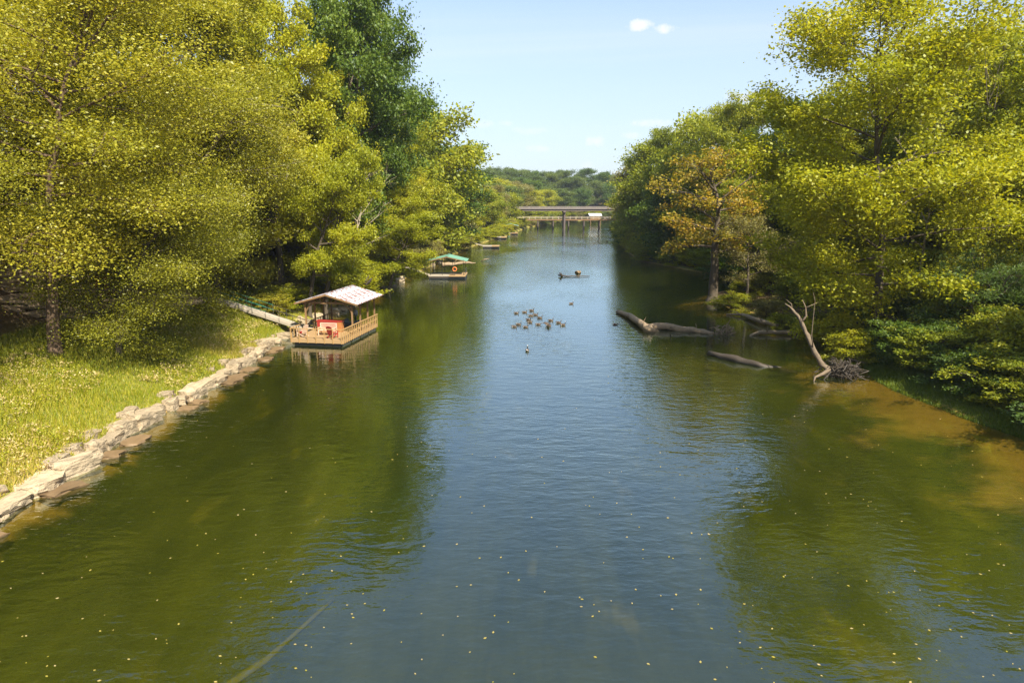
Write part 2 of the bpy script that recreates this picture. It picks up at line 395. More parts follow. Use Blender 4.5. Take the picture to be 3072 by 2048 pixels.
def curve(rng, p, d, L, k, bend, grav):
    pts = [p]; d = d / np.linalg.norm(d); st = L / (k - 1)
    for i in range(k - 1):
        d = d + rng.normal(size=3) * bend; d[2] += grav; d /= np.linalg.norm(d); pts.append(pts[-1] + d * st)
    return np.array(pts)
def gen_tree(name, seed, H, R, base, nl, size, nleaf, aspect=.62, upbias=.7, droop=.3, elev=(12, 62), grav=.0, spread=.34, sec=7, ter=4, tr=.28,
             lean=(0, 0), shape=.8, fork=0, bare=False, upper=0.0, trunk_top=.93):
    rng = np.random.RandomState(seed); paths = []; tw = []; twc = []
    ts = np.linspace(0, 1, 12)
    tp = np.stack([lean[0] * ts ** 1.6 * H + np.cumsum(rng.normal(size=12)) * .012 * H * ts, lean[1] * ts ** 1.6 * H + np.cumsum(rng.normal(size=12)) * .012 * H * ts, ts * H * trunk_top], 1)
    paths.append((tp, tr * 1.15, tr * .12, 9)); paths.append((np.array([tp[0] - [0, 0, .5], tp[0] + [0, 0, .0], tp[0] + (tp[1] - tp[0]) * .5]), tr * 1.9, tr * 1.05, 9))
    def tat(t): return np.array([np.interp(t, ts, tp[:, k]) for k in range(3)])
    for i in range(nl):
        q = (i + .5) / nl; t = base + (1 - base) * q ** .9
        env = R * (math.sin(math.pi * min(1, q * .80 + .17)) ** shape) * rng.uniform(.7, 1.12)
        if q > .85: env *= .8
        az = i * 2.399 + rng.uniform(-.5, .5); el = math.radians(elev[0] + (elev[1] - elev[0]) * q ** 1.3 + rng.uniform(-9, 9))
        d = np.array([math.cos(az) * math.cos(el), math.sin(az) * math.cos(el), math.sin(el)])
        L = env / max(.45, math.cos(el)) ; lp = curve(rng, tat(t), d, L, 7, .10, grav)
        lr = tr * (.42 - .22 * q) + .02; paths.append((lp, lr, .02, 6)); cl = rng.uniform()
        for j in range(sec):
            s = .22 + .78 * (j + rng.uniform(.2, .9)) / sec; k = s * 6; i0 = min(5, int(k)); pp = lp[i0] + (lp[i0 + 1] - lp[i0]) * (k - i0)
            ax = lp[i0 + 1] - lp[i0]; ax /= np.linalg.norm(ax)
            side = np.cross(ax, [0, 0, 1.0]); side /= np.linalg.norm(side) + 1e-6
            sd_ = ax * rng.uniform(.5, 1.0) + side * (1 if j % 2 else -1) * rng.uniform(.5, 1.1) + np.array([0, 0, rng.uniform(-.5, .8)])
            SL = L * .42 * (1.15 - .55 * s) * rng.uniform(.7, 1.2) + .25
            sp = curve(rng, pp, sd_, SL, 5, .14, grav * 1.4); paths.append((sp, max(.012, lr * .32), .008, 4)); c2 = .6 * cl + .4 * rng.uniform()
            tw.append(sp[2:]); twc.append(c2)
            for m in range(ter):
                u = rng.uniform(.3, 1.0) * 4; i1 = min(3, int(u)); p3 = sp[i1] + (sp[i1 + 1] - sp[i1]) * (u - i1)
                d3 = (sp[i1 + 1] - sp[i1]); d3 = d3 / np.linalg.norm(d3) + rng.normal(size=3) * .75
                tl = SL * .45 * rng.uniform(.6, 1.2) + .12; t3 = curve(rng, p3, d3, tl, 3, .15, grav * 2); paths.append((t3, .011, .005, 3))
                tw.append(t3); twc.append(c2 * .75 + .25 * rng.uniform())
    tw.append(tp[-3:]); twc.append(rng.uniform())
    V = []; F = []; tubes_np(paths, V, F, 0)
    trunk = np_mesh(name + '_trunk', np.concatenate(V), np.concatenate(F), None, smooth=True)
    if bare: return trunk, None, H, R
    Ls = np.array([np.linalg.norm(p[-1] - p[0]) + .25 for p in tw]); zc = np.array([p[-1, 2] for p in tw]) / H
    w = Ls * (1 - upper * np.clip(zc - .55, 0, 1) * 2); w *= rng.uniform(.35, 1.5, len(w)); w = np.clip(w, .01, None); cnt = rng.multinomial(nleaf, w / w.sum())
    P = []; T = []
    for p, c, k, L in zip(tw, twc, cnt, Ls):
        if k == 0: continue
        u = rng.uniform(0, 1, k) ** .8 * (len(p) - 1); i0 = np.minimum(len(p) - 2, u.astype(int)); f = (u - i0)[:, None]
        q = p[i0] * (1 - f) + p[i0 + 1] * f + rng.normal(size=(k, 3)) * spread * np.array([1, 1, .62]) * (.6 + .4 * L)
        P.append(q); T.append(np.clip(.50 * c + .5 * rng.uniform(0, 1, k), 0, 1))
    P = np.concatenate(P); T = np.concatenate(T)
    P[:, 2] = np.maximum(P[:, 2], .15)
    LV, LF = leaves(rng, P, size, aspect, upbias, droop)
    return trunk, np_mesh(name + '_crown', LV, LF, M['mid'], tint=T), float(np.percentile(P[:, 2], 99.7)), R

PROTO = {
    'spray_a': gen_tree('spray', 11, 22, 8.5, .10, 28, .15, 150000, elev=(5, 62), grav=-.04, spread=.85, lean=(.05, 0), droop=.6, tr=.30, sec=8),
    'spray_c': gen_tree('spray', 31, 24, 7.5, .32, 26, .15, 130000, elev=(0, 62), grav=-.04, spread=.85, lean=(.17, 0), droop=.6, tr=.30, sec=8),
    'spray_b': gen_tree('spray', 12, 18, 7.5, .12, 24, .15, 120000, elev=(5, 58), grav=-.05, spread=.80, lean=(.36, -.05), droop=.6, tr=.24, sec=8),
    'broad': gen_tree('broad', 13, 22, 7.0, .22, 22, .26, 62000, elev=(10, 62), spread=.40, shape=.6),
    'tall': gen_tree('tall', 14, 26, 6.2, .18, 26, .26, 70000, elev=(18, 66), spread=.38, shape=.6),
    'giant': gen_tree('giant', 15, 28, 7.6, .04, 36, .24, 125000, elev=(2, 66), spread=.50, grav=-.015, shape=.7, upper=.75, sec=8),
    'leaner': gen_tree('leaner', 16, 15, 5.2, .30, 16, .21, 40000, elev=(8, 55), spread=.34, lean=(.42, -.1), tr=.26),
    'young': gen_tree('young', 17, 10, 3.8, .04, 18, .20, 34000, elev=(8, 58), spread=.32, tr=.12, sec=6),
    'thin': gen_tree('thin', 18, 11, 4.2, .22, 16, .17, 9000, elev=(15, 60), spread=.30, tr=.16),
    'autumn': gen_tree('autumn', 19, 17, 5.2, .34, 18, .26, 9500, elev=(5, 60), spread=.32, tr=.42, upper=.4),
    'far_a': gen_tree('far', 20, 20, 6.4, .05, 22, .50, 22000, elev=(10, 62), spread=.85, ter=2, sec=6, shape=.6),
    'far_b': gen_tree('far', 21, 17, 6.0, .03, 20, .50, 20000, elev=(5, 60), spread=.85, ter=2, sec=6),
    'bush_a': gen_tree('bush', 22, 2.6, 1.7, .02, 16, .14, 11000, elev=(5, 62), spread=.20, tr=.05, sec=5, ter=3),
    'bush_b': gen_tree('bush', 23, 3.4, 1.9, .02, 18, .16, 12000, elev=(20, 70), spread=.20, tr=.05, sec=5, ter=3),
    'feather': gen_tree('feather', 24, 5.0, 2.6, .03, 22, .22, 16000, aspect=.16, elev=(25, 75), spread=.16, tr=.06, sec=7, ter=3, upbias=.2, droop=-.6),
    'dead': gen_tree('dead', 25, 16, 4.0, .35, 12, .1, 0, elev=(25, 65), tr=.16, bare=True, sec=4, ter=2),
}
used = {}
def tree(kind, x, y, H, W, m, label, cat='tree', group=None, rz=None, bark='bark', z=None, name=None, rx=0.0):
    tr, cr, H0, R0 = PROTO[kind]
    rr = random.Random(int(x * 131 + y * 717)); zz = (hz(x, y) if z is None else z) - .12
    name = name or {'tree': 'tree', 'bush': 'bush'}.get(cat, 'tree')
    o = empty(name, (x, y, zz), rr.uniform(0, 6.283) if rz is None else rz); o.rotation_euler.x = rx
    o.scale = (W / (2 * R0), W / (2 * R0), H / H0)
    tag(o, label, cat, group)
    t = link('trunk' if cat == 'tree' else 'stem', tr, o)
    if not tr.materials: tr.materials.append(M['bark'])
    t.material_slots[0].link = 'OBJECT'; t.material_slots[0].material = M[bark]
    if cr is not None:
        c = link('crown' if cat == 'tree' else 'foliage', cr, o)
        c.material_slots[0].link = 'OBJECT'; c.material_slots[0].material = M[m]
    return o
def tree_px(kind, u, vtop, Y, W, m, label, **k):
    p = aty(u, vtop, Y); x = min(p.x, float(XL(Y)) - 3.5) if p.x < (XL(Y) + XR(Y)) / 2 else max(p.x, float(XR(Y)) + 4.5); g0 = hz(x, Y)
    return tree(kind, x, Y, max(3.0, p.z - g0), W, m, label, **k)

random.seed(5)
# --- bank with the docks: trees one can tell apart
p = gp(125, 797, 3.1)
tree('spray_c', p.x, p.y, 25, 18, 'olive', 'tall olive-leaved tree with bare trunk in front of the stone ledge', rz=.2, bark='bark_red')
p = gp(268, 782, 3.0)
tree('spray_b', p.x, p.y, 12, 12, 'olive', 'small leaning olive-leaved tree at the top edge of the grass', rz=.1)
tree('spray_a', -30.5, 30, 18, 14, 'olive', 'low olive-leaved tree hanging over the grass before the ledge', rz=2.6, bark='bark_red')
tree('spray_b', -29.5, 57, 19, 17, 'olive', 'big tree with pale trunk leaning from the slope above the gangway', rz=.05, bark='bark_pale')
tree('spray_a', -38, 52, 22, 17, 'olive', 'tall olive-leaved tree on the slope above the stone ledge', rz=1.4)
tree('spray_a', -42, 40, 24, 18, 'olive', 'spreading olive-leaved tree behind the stone ledge', rz=4.0)
tree('spray_b', -33, 66, 18, 15, 'olive', 'drooping olive-leaved tree behind the head of the gangway', rz=.5)
for (u, Y, kd, m, lab) in [(430, 64, 'tall', 'olive', 'very tall olive-green tree behind the leaning pale trunk'), (250, 58, 'tall', 'olive', 'very tall olive-green tree high above the stone ledge'), (80, 54, 'broad', 'olive', 'very tall olive-green tree at the back of the ledge wood'), (520, 84, 'tall', 'yellow', 'very tall yellow-green tree behind the bright tree')]:
    tree_px(kd, u, -120, Y, 15, m, lab)
tree_px('broad', 600, -40, 74, 15, 'yellow', 'bright yellow-green tree rising behind the olive trees')
tree_px('broad', 690, 150, 80, 12, 'yellow', 'golden-tipped yellow-green tree beside the tall dark trees')
tree_px('broad', 770, -70, 86, 17, 'dark', 'tallest dark green tree on the dock-side slope')
tree_px('broad', 880, 10, 94, 16, 'dark', 'tall dark green tree whose limbs reach out over the river')
tree_px('tall', 905, 180, 103, 15, 'mid', 'green tree at the edge of the dock-side skyline')
tree_px('broad', 1000, 222, 119, 19, 'mid', 'round green tree on the skyline behind the open green-roofed dock')
tree_px('far_a', 1065, 250, 140, 19, 'mid', 'green tree standing past the round skyline tree')
tree_px('far_a', 1120, 330, 168, 18, 'dark', 'dark green tree closing the dock-side skyline')
for (u, v, Y, H, W, lab, k, m, rz) in [(708, 672, 68, 15, 8, 'leaning dark-trunked tree rooted on the bank behind the roofed dock', 'leaner', 'yellow', .0),
                             (745, 668, 70, 17, 8.5, 'second leaning trunk beside the roofed dock with yellow-green crown', 'leaner', 'yellow', -.2),
                             (868, 598, 92, 13, 9, 'leaning tree above the ramp of the open green-roofed dock', 'leaner', 'yellow', .2),
                             (890, 610, 90, 11, 10, 'short crooked tree at the ramp of the open green-roofed dock', 'leaner', 'yellow', -.3)]:
    q = aty(u, v, Y); tree(k, q.x, Y, H, W, m, lab, rz=rz)
tree('dead', aty(715, 660, 72).x, 72, 11, 3.0, 'mid', 'slim pale dead trunk on the bank behind the roofed dock', bark='bark_pale', name='dead_tree')
tree('dead', aty(790, 600, 76).x, 76, 15, 7, 'mid', 'bare grey dead tree leaning out above the dock-side bank', bark='bark_pale', name='dead_tree', rx=.2, rz=2.2)
tree('dead', float(XL(86)) - 2.5, 86, 13, 8, 'mid', 'bare crooked dead tree with white limbs on the bank before the open green-roofed dock', bark='bark_pale', name='dead_tree', rx=.15, rz=1.2)
tree('dead', float(XL(97)) - 1.5, 97, 9, 8, 'mid', 'low bleached dead tree spreading over the walkway of the open green-roofed dock', bark='bark_pale', name='dead_tree', rx=-.3, rz=2.6)
# bank-side rows on the dock side
k = 0
for Y in [99, 107, 115, 124, 133, 143, 153, 164, 176, 188, 201, 214, 228, 244, 260, 276]:
    x = float(XL(Y)) - 4.2 - (k % 3) * 1.6; far = Y > 150
    kind = ['broad', 'young', 'tall'][k % 3] if not far else ['far_a', 'far_b'][k % 2]
    tree(kind, x - 1, Y, [13, 10, 15][k % 3] + (2 if Y < 200 else 0), [11, 9, 10][k % 3], ['yellow', 'yellow', 'mid', 'yellow', 'grey'][k % 5],
         'yellow-green waterside tree crowding the bank along the docks' if k % 5 in (0, 1, 3) else ('green waterside tree among the yellow ones by the docks' if k % 5 == 2 else 'greyish thin-leaved waterside tree along the dock bank'),
         group='waterside trees along the dock bank'); k += 1
# hillside behind
rs = random.Random(9); k = 0
for row, d0 in enumerate([13, 24, 38]):
    Y = 18 if row else 84
    while Y < (330 if row < 2 else 240):
        x = float(XL(Y)) - d0 - rs.uniform(-2.5, 2.5)
        if not (row == 1 and Y < 66):
            far = Y > 130; kd = rs.choice(['broad', 'tall', 'broad']) if not far else rs.choice(['far_a', 'far_b'])
            m = rs.choice(['yellow', 'mid', 'olive', 'mid', 'dark']) if Y < 150 else rs.choice(['mid', 'yellow', 'far', 'grey'])
            tree(kd, x, Y, rs.uniform(15, 20) * (1 if Y < 170 else .82), rs.uniform(10, 14), m,
                 {'yellow': 'yellow-green', 'mid': 'mid-green', 'olive': 'olive-green', 'dark': 'dark green', 'far': 'dull green', 'grey': 'grey-green'}[m] + ' woodland tree on the hillside above the docks', group='woodland on the dock-side hillside')
        Y += rs.uniform(8, 12) * (1 + Y / 220)
# understory that closes the lower storey of the wood
for i in range(26):
    Y = 36 + i * 3.2 + rs.uniform(-1, 1); x = float(XL(Y)) - rs.uniform(15, 20)
    if Y < 58: x = min(x, -39)
    tree('young', x, Y, rs.uniform(5, 9), rs.uniform(6, 8), (m := rs.choice(['olive', 'mid', 'yellow'])), {'olive': 'olive', 'mid': 'green', 'yellow': 'yellow-green'}[m] + ' low understory tree in the shade of the dock-side wood', group='understory of the dock-side wood')
for i in range(16):
    Y = 66 + i * 3.0 + rs.uniform(-1, 1); x = float(XL(Y)) - rs.uniform(1.8, 5)
    if abs(Y - 62) < 4: continue
    tree(rs.choice(['bush_a', 'bush_b']), x, Y, rs.uniform(1.4, 3.0), rs.uniform(2.5, 4), (m := rs.choice(['yellow', 'yellow', 'grey'])), {'yellow': 'yellow-green', 'grey': 'grey-green'}[m] + ' bush on the bank past the roofed dock', cat='bush', group='bushes on the dock bank')

for i in range(22):
    Y = 65 + (i % 11) * 2.9 + rs.uniform(-1, 1); x = float(XL(Y)) - (4.0 if i < 11 else 8.5) - rs.uniform(-1.2, 1.2); m = rs.choice(['yellow', 'yellow', 'olive', 'grey'])
    tree(rs.choice(['bush_a', 'bush_b']), x, Y, rs.uniform(1.6, 3.0) + (i >= 11), rs.uniform(3.4, 5), m, {'yellow': 'yellow-green', 'olive': 'olive', 'grey': 'grey-green'}[m] + (' sunlit bush on the open slope between the two roofed docks' if i < 11 else ' bush higher up the slope between the two roofed docks'), cat='bush', group='bushes on the slope between the docks')
# --- bank opposite the docks
q = gp(1988, 796, .6)
tree('giant', q.x + .6, q.y, 27, 17.5, 'yellow', 'giant broad tree with airy top overhanging the leaning snag', rz=.6)
tree('autumn', 24.3, 82, 18, 13.5, 'gold', 'thick-trunked tree with sparse golden autumn leaves standing in the water', rz=.4)
tree('thin', 27.0, 78, 10, 9, 'grey', 'small twiggy grey-green tree beside the golden tree', rz=1.0)
tree_px('young', 1500, 500, 128, 9, 'mid', 'low green tree dipping into the water past the golden tree')
for (u, vt, Y, W, kd, m, lab) in [(2180, 75, 72, 15, 'broad', 'yellow', 'tall yellow-topped tree right behind the giant tree'), (2300, 78, 66, 14, 'tall', 'mid', 'tall tree with long bare trunk above the feathery bush'),
                                  (2085, 105, 80, 13, 'broad', 'mid', 'green tree filling the gap behind the giant tree'), (2400, 60, 58, 15, 'broad', 'mid', 'broad tree at the back of the dark thicket'),
                                  (1800, 225, 105, 14, 'broad', 'dark', 'dark round tree on the skyline beside the giant tree'), (1700, 228, 118, 14, 'broad', 'mid', 'rounded green tree on the skyline over the golden tree'),
                                  (1640, 252, 128, 14, 'far_a', 'mid', 'full green tree on the skyline upstream of the golden tree'), (1570, 292, 142, 14, 'broad', 'mid', 'green tree where the skyline starts to fall to the bridge'),
                                  (1500, 330, 165, 15, 'far_a', 'mid', 'dense green tree further down the falling skyline'), (1450, 372, 195, 13, 'far_b', 'grey', 'pale brownish tree last on the skyline before the bridge')]:
    tree_px(kd, u, vt, Y, W, m, lab)
tree_px('dead', 2160, 235, 60, 6, 'mid', 'bare dead tree with upright pale limbs behind the giant tree', bark='bark_pale', name='dead_tree')
tree_px('dead', 2300, 130, 55, 5, 'mid', 'tall bare grey trunk rising over the feathery bush', bark='bark', name='dead_tree')
k = 0
for Y in [92, 99, 106, 113, 120, 128, 136, 144, 153, 163, 174, 186, 199, 213, 228, 244, 262, 282]:
    x = float(XR(Y)) + 4.5 + (k % 3) * 1.8; far = Y > 125
    kind = ['broad', 'young', 'broad'][k % 3] if not far else ['far_b', 'far_a'][k % 2]
    tree(kind, x, Y, [14, 10, 17][k % 3] + (2 if Y > 130 else 0), [12, 9, 11][k % 3], ['mid', 'mid', 'dark', 'yellow'][k % 4],
         {0: 'green', 1: 'green', 2: 'dark green', 3: 'yellowish'}[k % 4] + ' tree leaning over the water opposite the docks', group='waterside trees opposite the docks'); k += 1
for row, d0 in enumerate([14, 26, 42]):
    Y = 12 if row else 78
    while Y < (340 if row < 2 else 240):
        x = float(XR(Y)) + d0 + rs.uniform(-2.5, 2.5); far = Y > 120
        kd = rs.choice(['broad', 'tall', 'broad']) if not far else rs.choice(['far_a', 'far_b'])
        m = rs.choice(['yellow', 'mid', 'mid', 'dark']) if Y < 150 else rs.choice(['mid', 'far', 'dark', 'mid'])
        tree(kd, x, Y, rs.uniform(16, 21) * (1 if Y < 170 else .85), rs.uniform(10, 14), m,
             {'yellow': 'yellow-green', 'mid': 'mid-green', 'dark': 'dark green', 'far': 'dull green'}[m] + ' woodland tree on the slope opposite the docks', group='woodland opposite the docks')
        Y += rs.uniform(8, 12) * (1 + Y / 220)
for i in range(22):
    Y = 34 + i * 4 + rs.uniform(-1, 1); x = float(XR(Y)) + rs.uniform(9, 15)
    tree('young', x, Y, rs.uniform(5, 9), rs.uniform(6, 8), (m := rs.choice(['mid', 'mid', 'dark', 'yellow'])), {'mid': 'green', 'dark': 'dark green', 'yellow': 'yellow-green'}[m] + ' low understory tree in the thicket opposite the docks', group='understory opposite the docks')
# thicket of bushes
q = aty(2245, 760, 46)
tree('feather', q.x, 46, 8.0, 7.0, 'fern', 'feathery-leaved green bush standing above the thicket', cat='bush')
tree('feather', q.x + 3.5, 43, 6.5, 6.5, 'fern', 'lower feathery-leaved bush next to the taller one', cat='bush')
for (u, v, Y, H, W, m, lab) in [(1955, 845, 50, 2.6, 3.6, 'yellow', 'sunlit yellow-green bush beside the little sand spit'), (1760, 715, 70, 2.4, 4.4, 'grey', 'round grey-green bush at the foot of the twiggy tree'),
                                (1680, 700, 76, 2.0, 4.6, 'mid', 'dark green bush around the golden tree trunk'), (1795, 745, 65, 1.6, 2.8, 'yellow', 'small bright bush growing between the stranded logs'),
                                (1880, 760, 61, 2.6, 4.5, 'mid', 'dark bush behind the leaning snag'), (1725, 655, 82, 3.0, 4.0, 'yellow', 'bright vine-covered bush behind the twiggy tree'),
                                (1830, 690, 74, 4.0, 6.0, 'mid', 'wide bush at the head of the side channel')]:
    q = aty(u, v, Y); tree('bush_a', q.x, Y, H, W, m, lab, cat='bush', z=max(.05, hz(q.x, Y)))
for i in range(34):
    Y = 30 + (i % 17) * 1.9 + rs.uniform(-.8, .8); row = i // 17
    x = float(XR(Y)) + (2.6 if row == 0 else 6.0) + rs.uniform(-.6, 1.2); m = rs.choice(['mid', 'mid', 'dark', 'fern'])
    tree(rs.choice(['bush_a', 'bush_b']), x, Y, rs.uniform(2.2, 3.6) + row * 1.6, rs.uniform(4, 5.5), m, {'mid': 'yellow-green', 'dark': 'dark green', 'fern': 'blue-green'}[m] + (' low bush at the water edge of the thicket opposite the docks' if row == 0 else ' taller bush in the second row of the thicket opposite the docks'), cat='bush', group='thicket opposite the docks')
# shade trees on the same bank, beside the viewer
for (x, Y, H) in [(46, 2, 22), (43, 24, 23), (49, 32, 24), (53, 43, 24)]:
    tree('broad', x, Y, H, 13, 'mid', 'tall shade tree above the sandy shallows', group='shade trees above the sandy shallows')
# low growth closing the waterside along both banks
for side, y0 in ((-1, 76), (1, 90)):
    Y = y0
    while Y < 330:
        d = rs.uniform(.8, 2.6); x = (float(XL(Y)) - d) if side < 0 else (float(XR(Y)) + d)
        if not (side < 0 and 100 < Y < 108):
            m = rs.choice(['yellow', 'yellow', 'mid', 'grey']) if side < 0 else rs.choice(['mid', 'dark', 'mid', 'yellow'])
            tree(rs.choice(['bush_a', 'bush_b']), x, Y, rs.uniform(2.6, 4.6), rs.uniform(5, 7.5), m, {'yellow': 'yellow-green', 'mid': 'green', 'grey': 'grey-green', 'dark': 'dark green'}[m] + (' waterside shrub between the docks and the bridge' if side < 0 else ' waterside shrub between the golden tree and the bridge'),
                 cat='bush', group='waterside shrubs by the docks' if side < 0 else 'waterside shrubs opposite the docks')
        Y += rs.uniform(3.0, 4.6) * (1 + (Y - 76) / 150)
# far bends behind the bridges
for i in range(30):
    Y = 335 + i * 4.6; x = float(XL(Y)) - rs.uniform(.5, 4)
    m = rs.choice(['far', 'grey', 'mid', 'yellow']); tree('bush_b', x, Y, rs.uniform(4.5, 7), rs.uniform(9, 13), m, {'far': 'dull green', 'grey': 'greyish', 'mid': 'green', 'yellow': 'yellowish'}[m] + ' shrub at the far bend of the river', cat='bush', group='shrubs at the far river bend')
for Y, n, x0, x1 in ((318, 5, -46, 0), (318, 4, 55, 95), (345, 7, -40, 10), (345, 4, 62, 110), (372, 7, -35, 14), (400, 9, -40, 24), (430, 10, -30, 44), (460, 13, -30, 90), (495, 14, -30, 120), (540, 14, -40, 180)):
    for i in range(n):
        x = x0 + (x1 - x0) * (i + rs.uniform(.1, .9)) / n; yy = Y + rs.uniform(-9, 9); m = rs.choice(['far', 'far', 'grey', 'mid', 'yellow']) if Y < 420 else rs.choice(['far', 'far', 'dark'])
        if float(XL(yy)) - 1.5 < x < float(XR(yy)) + 2: continue
        tree(rs.choice(['far_a', 'far_b']), x, yy, rs.uniform(12, 17) + (4 if Y > 450 else 0), rs.uniform(11, 15), m, {'far': 'dull green', 'grey': 'greyish', 'mid': 'green', 'yellow': 'yellowish', 'dark': 'dark green'}[m] + ' distant tree beyond the two bridges', group='distant trees beyond the bridges')
# ------------------------------------------------------------------ grass and low plants
def grass(name, label, n, ymin, ymax, dfun, hmin, hmax, wid, seed, tintfun, side=-1, kind_mat='grass'):
    r = np.random.RandomState(seed)
    y = ymin + (ymax - ymin) * r.uniform(0, 1, n); d = dfun(r, n, y)
    x = (XL(y) - d) if side < 0 else (XR(y) + d)
    z = height(x, y); t = tintfun(x, y, r)
    h = r.uniform(hmin, hmax, n) * (1 + .45 * vnoise(x, y, .7, 21)); a = r.uniform(0, 6.283, n)
    w = wid * r.uniform(.6, 1.4, n) * (1 + y / 120)
    dx = np.cos(a) * w; dy = np.sin(a) * w; bend = r.normal(size=(n, 2)) * .35 * h[:, None]
    V = np.empty((n, 3, 3), np.float32)
    V[:, 0] = np.stack([x - dx, y - dy, z - .03], 1); V[:, 1] = np.stack([x + dx, y + dy, z - .03], 1); V[:, 2] = np.stack([x + bend[:, 0], y + bend[:, 1], z + h], 1)
    me = np_mesh(name, V.reshape(-1, 3), np.arange(n * 3).reshape(n, 3), M[kind_mat], tint=np.clip(t, 0, 1))
    tag(link(name, me), label, 'grass', kind='stuff')
def tint_l(x, y, r):
    dry = np.clip(vnoise(x, y, .28, 31) * .9 + .1, 0, 1)
    return np.clip(.36 + .40 * dry + r.normal(size=len(x)) * .15, .05, .98)
grass('bank_grass', 'long yellow-green grass with dry patches on the dock-side bank', 230000, 20, 76, lambda r, n, y: .45 + 12.5 * r.uniform(0, 1, n) ** .9, .10, .40, .016, 1, tint_l)
grass('bank_grass', 'rough grass on the narrow bank beyond the roofed dock', 60000, 74, 150, lambda r, n, y: .3 + 7 * r.uniform(0, 1, n), .25, .6, .02, 2, tint_l)
grass('shore_grass', 'low green ground cover at the edge of the sandy shallows', 60000, 26, 62, lambda r, n, y: -.25 + 3.6 * r.uniform(0, 1, n), .08, .28, .022, 3, lambda x, y, r: np.clip(.12 + r.normal(size=len(x)) * .09, 0, .5), side=1)
def weeds():
    r = np.random.RandomState(44); n = 4200
    y = 22 + 46 * r.uniform(0, 1, n) ** 1.1; d = .6 + 9 * r.uniform(0, 1, n); x = XL(y) - d
    keep = vnoise(x, y, .5, 77) > -.15; x = x[keep]; y = y[keep]; n = len(x); z = height(x, y); k = 14
    P = np.repeat(np.stack([x, y, z], 1), k, 0) + r.normal(size=(n * k, 3)) * np.array([.13, .13, .10]) + np.array([0, 0, .33])
    V, F = leaves(r, P, .10, .6, .8, .1)
    t = np.where(np.repeat(r.uniform(0, 1, n), k) > .62, .93, .42) + r.normal(size=n * k) * .08
    tag(link('weeds', np_mesh('weeds', V, F, M['grass'], tint=np.clip(t, 0, 1))), 'leafy weeds with dry tan seed heads among the bank grass', 'weeds', kind='stuff')
weeds()
def floating_leaves():
    r = np.random.RandomState(6); n = 420
    u = r.uniform(-100, 2450, n); v = 700 + 880 * r.uniform(0, 1, n) ** .75
    P = np.array([gp(a, b, .012) for a, b in zip(u, v)]); ok = (P[:, 0] > XL(P[:, 1]) + .6) & (P[:, 0] < XR(P[:, 1]) - .6); P = P[ok]
    V, F = leaves(r, P, .085, .6, 30, 0); t = r.uniform(.5, 1, len(P)) ** .7
    tag(link('fallen_leaves', np_mesh('fallen_leaves', V, F, M['grass'], tint=t)), 'scattered yellow leaves floating on the river', 'leaves', kind='stuff')
floating_leaves()

# ------------------------------------------------------------------ stones
def stone_mesh(seed, m):
    r = random.Random(seed); bm = bmesh.new(); bmesh.ops.create_cube(bm, size=1.0)
    bmesh.ops.subdivide_edges(bm, edges=bm.edges[:], cuts=3, use_grid_fill=True)
    ph = [r.uniform(0, 6.28) for _ in range(9)]
    skew = r.uniform(-.15, .15); tap = r.uniform(-.25, .1)
    for v in bm.verts:
        c = v.co.copy(); s = 1 + tap * c.y + .18 * math.sin(c.x * 3.1 + ph[0])
        rad = max(abs(c.x), abs(c.y)); rnd = 1 - .20 * max(0, (c.x ** 2 + c.y ** 2) - .26)
        c.x = (c.x + skew * c.y) * rnd; c.y = c.y * s * rnd
        c.z *= 1 - .22 * max(0, c.x ** 2 + c.y ** 2 - .22) ; c.z += .10 * math.sin(c.x * 4 + ph[1]) * math.cos(c.y * 4.5 + ph[2]) + .05 * math.sin(c.x * 11 + ph[3]) * math.sin(c.y * 9 + ph[4])
        c.x += .05 * math.sin(c.z * 9 + c.y * 7 + ph[5]); c.y += .06 * math.sin(c.z * 8 + c.x * 8 + ph[6])
        v.co = c + Vector((r.uniform(-.025, .025), r.uniform(-.025, .025), r.uniform(-.03, .03)))
    me = bpy.data.meshes.new('stone'); bm.to_mesh(me); bm.free(); me.materials.append(m); me.polygons.foreach_set('use_smooth', [True] * len(me.polygons)); me.set_sharp_from_angle(angle=math.radians(24)); return me
STONES = [stone_mesh(s, M['stone']) for s in range(7)]; WET = [stone_mesh(s + 20, M['wet_stone']) for s in range(3)]
WALL = [stone_mesh(s + 40, M['stone_wall']) for s in range(4)]
def stone(me, x, y, z, s, rz, label, group, name='shore_stone', tilt=(0, 0)):
    o = link(name, me, None, (x, y, z), (tilt[0], tilt[1], rz), s); tag(o, label, 'stone', group); return o
rr = random.Random(77)
y = 21.0; i = 0
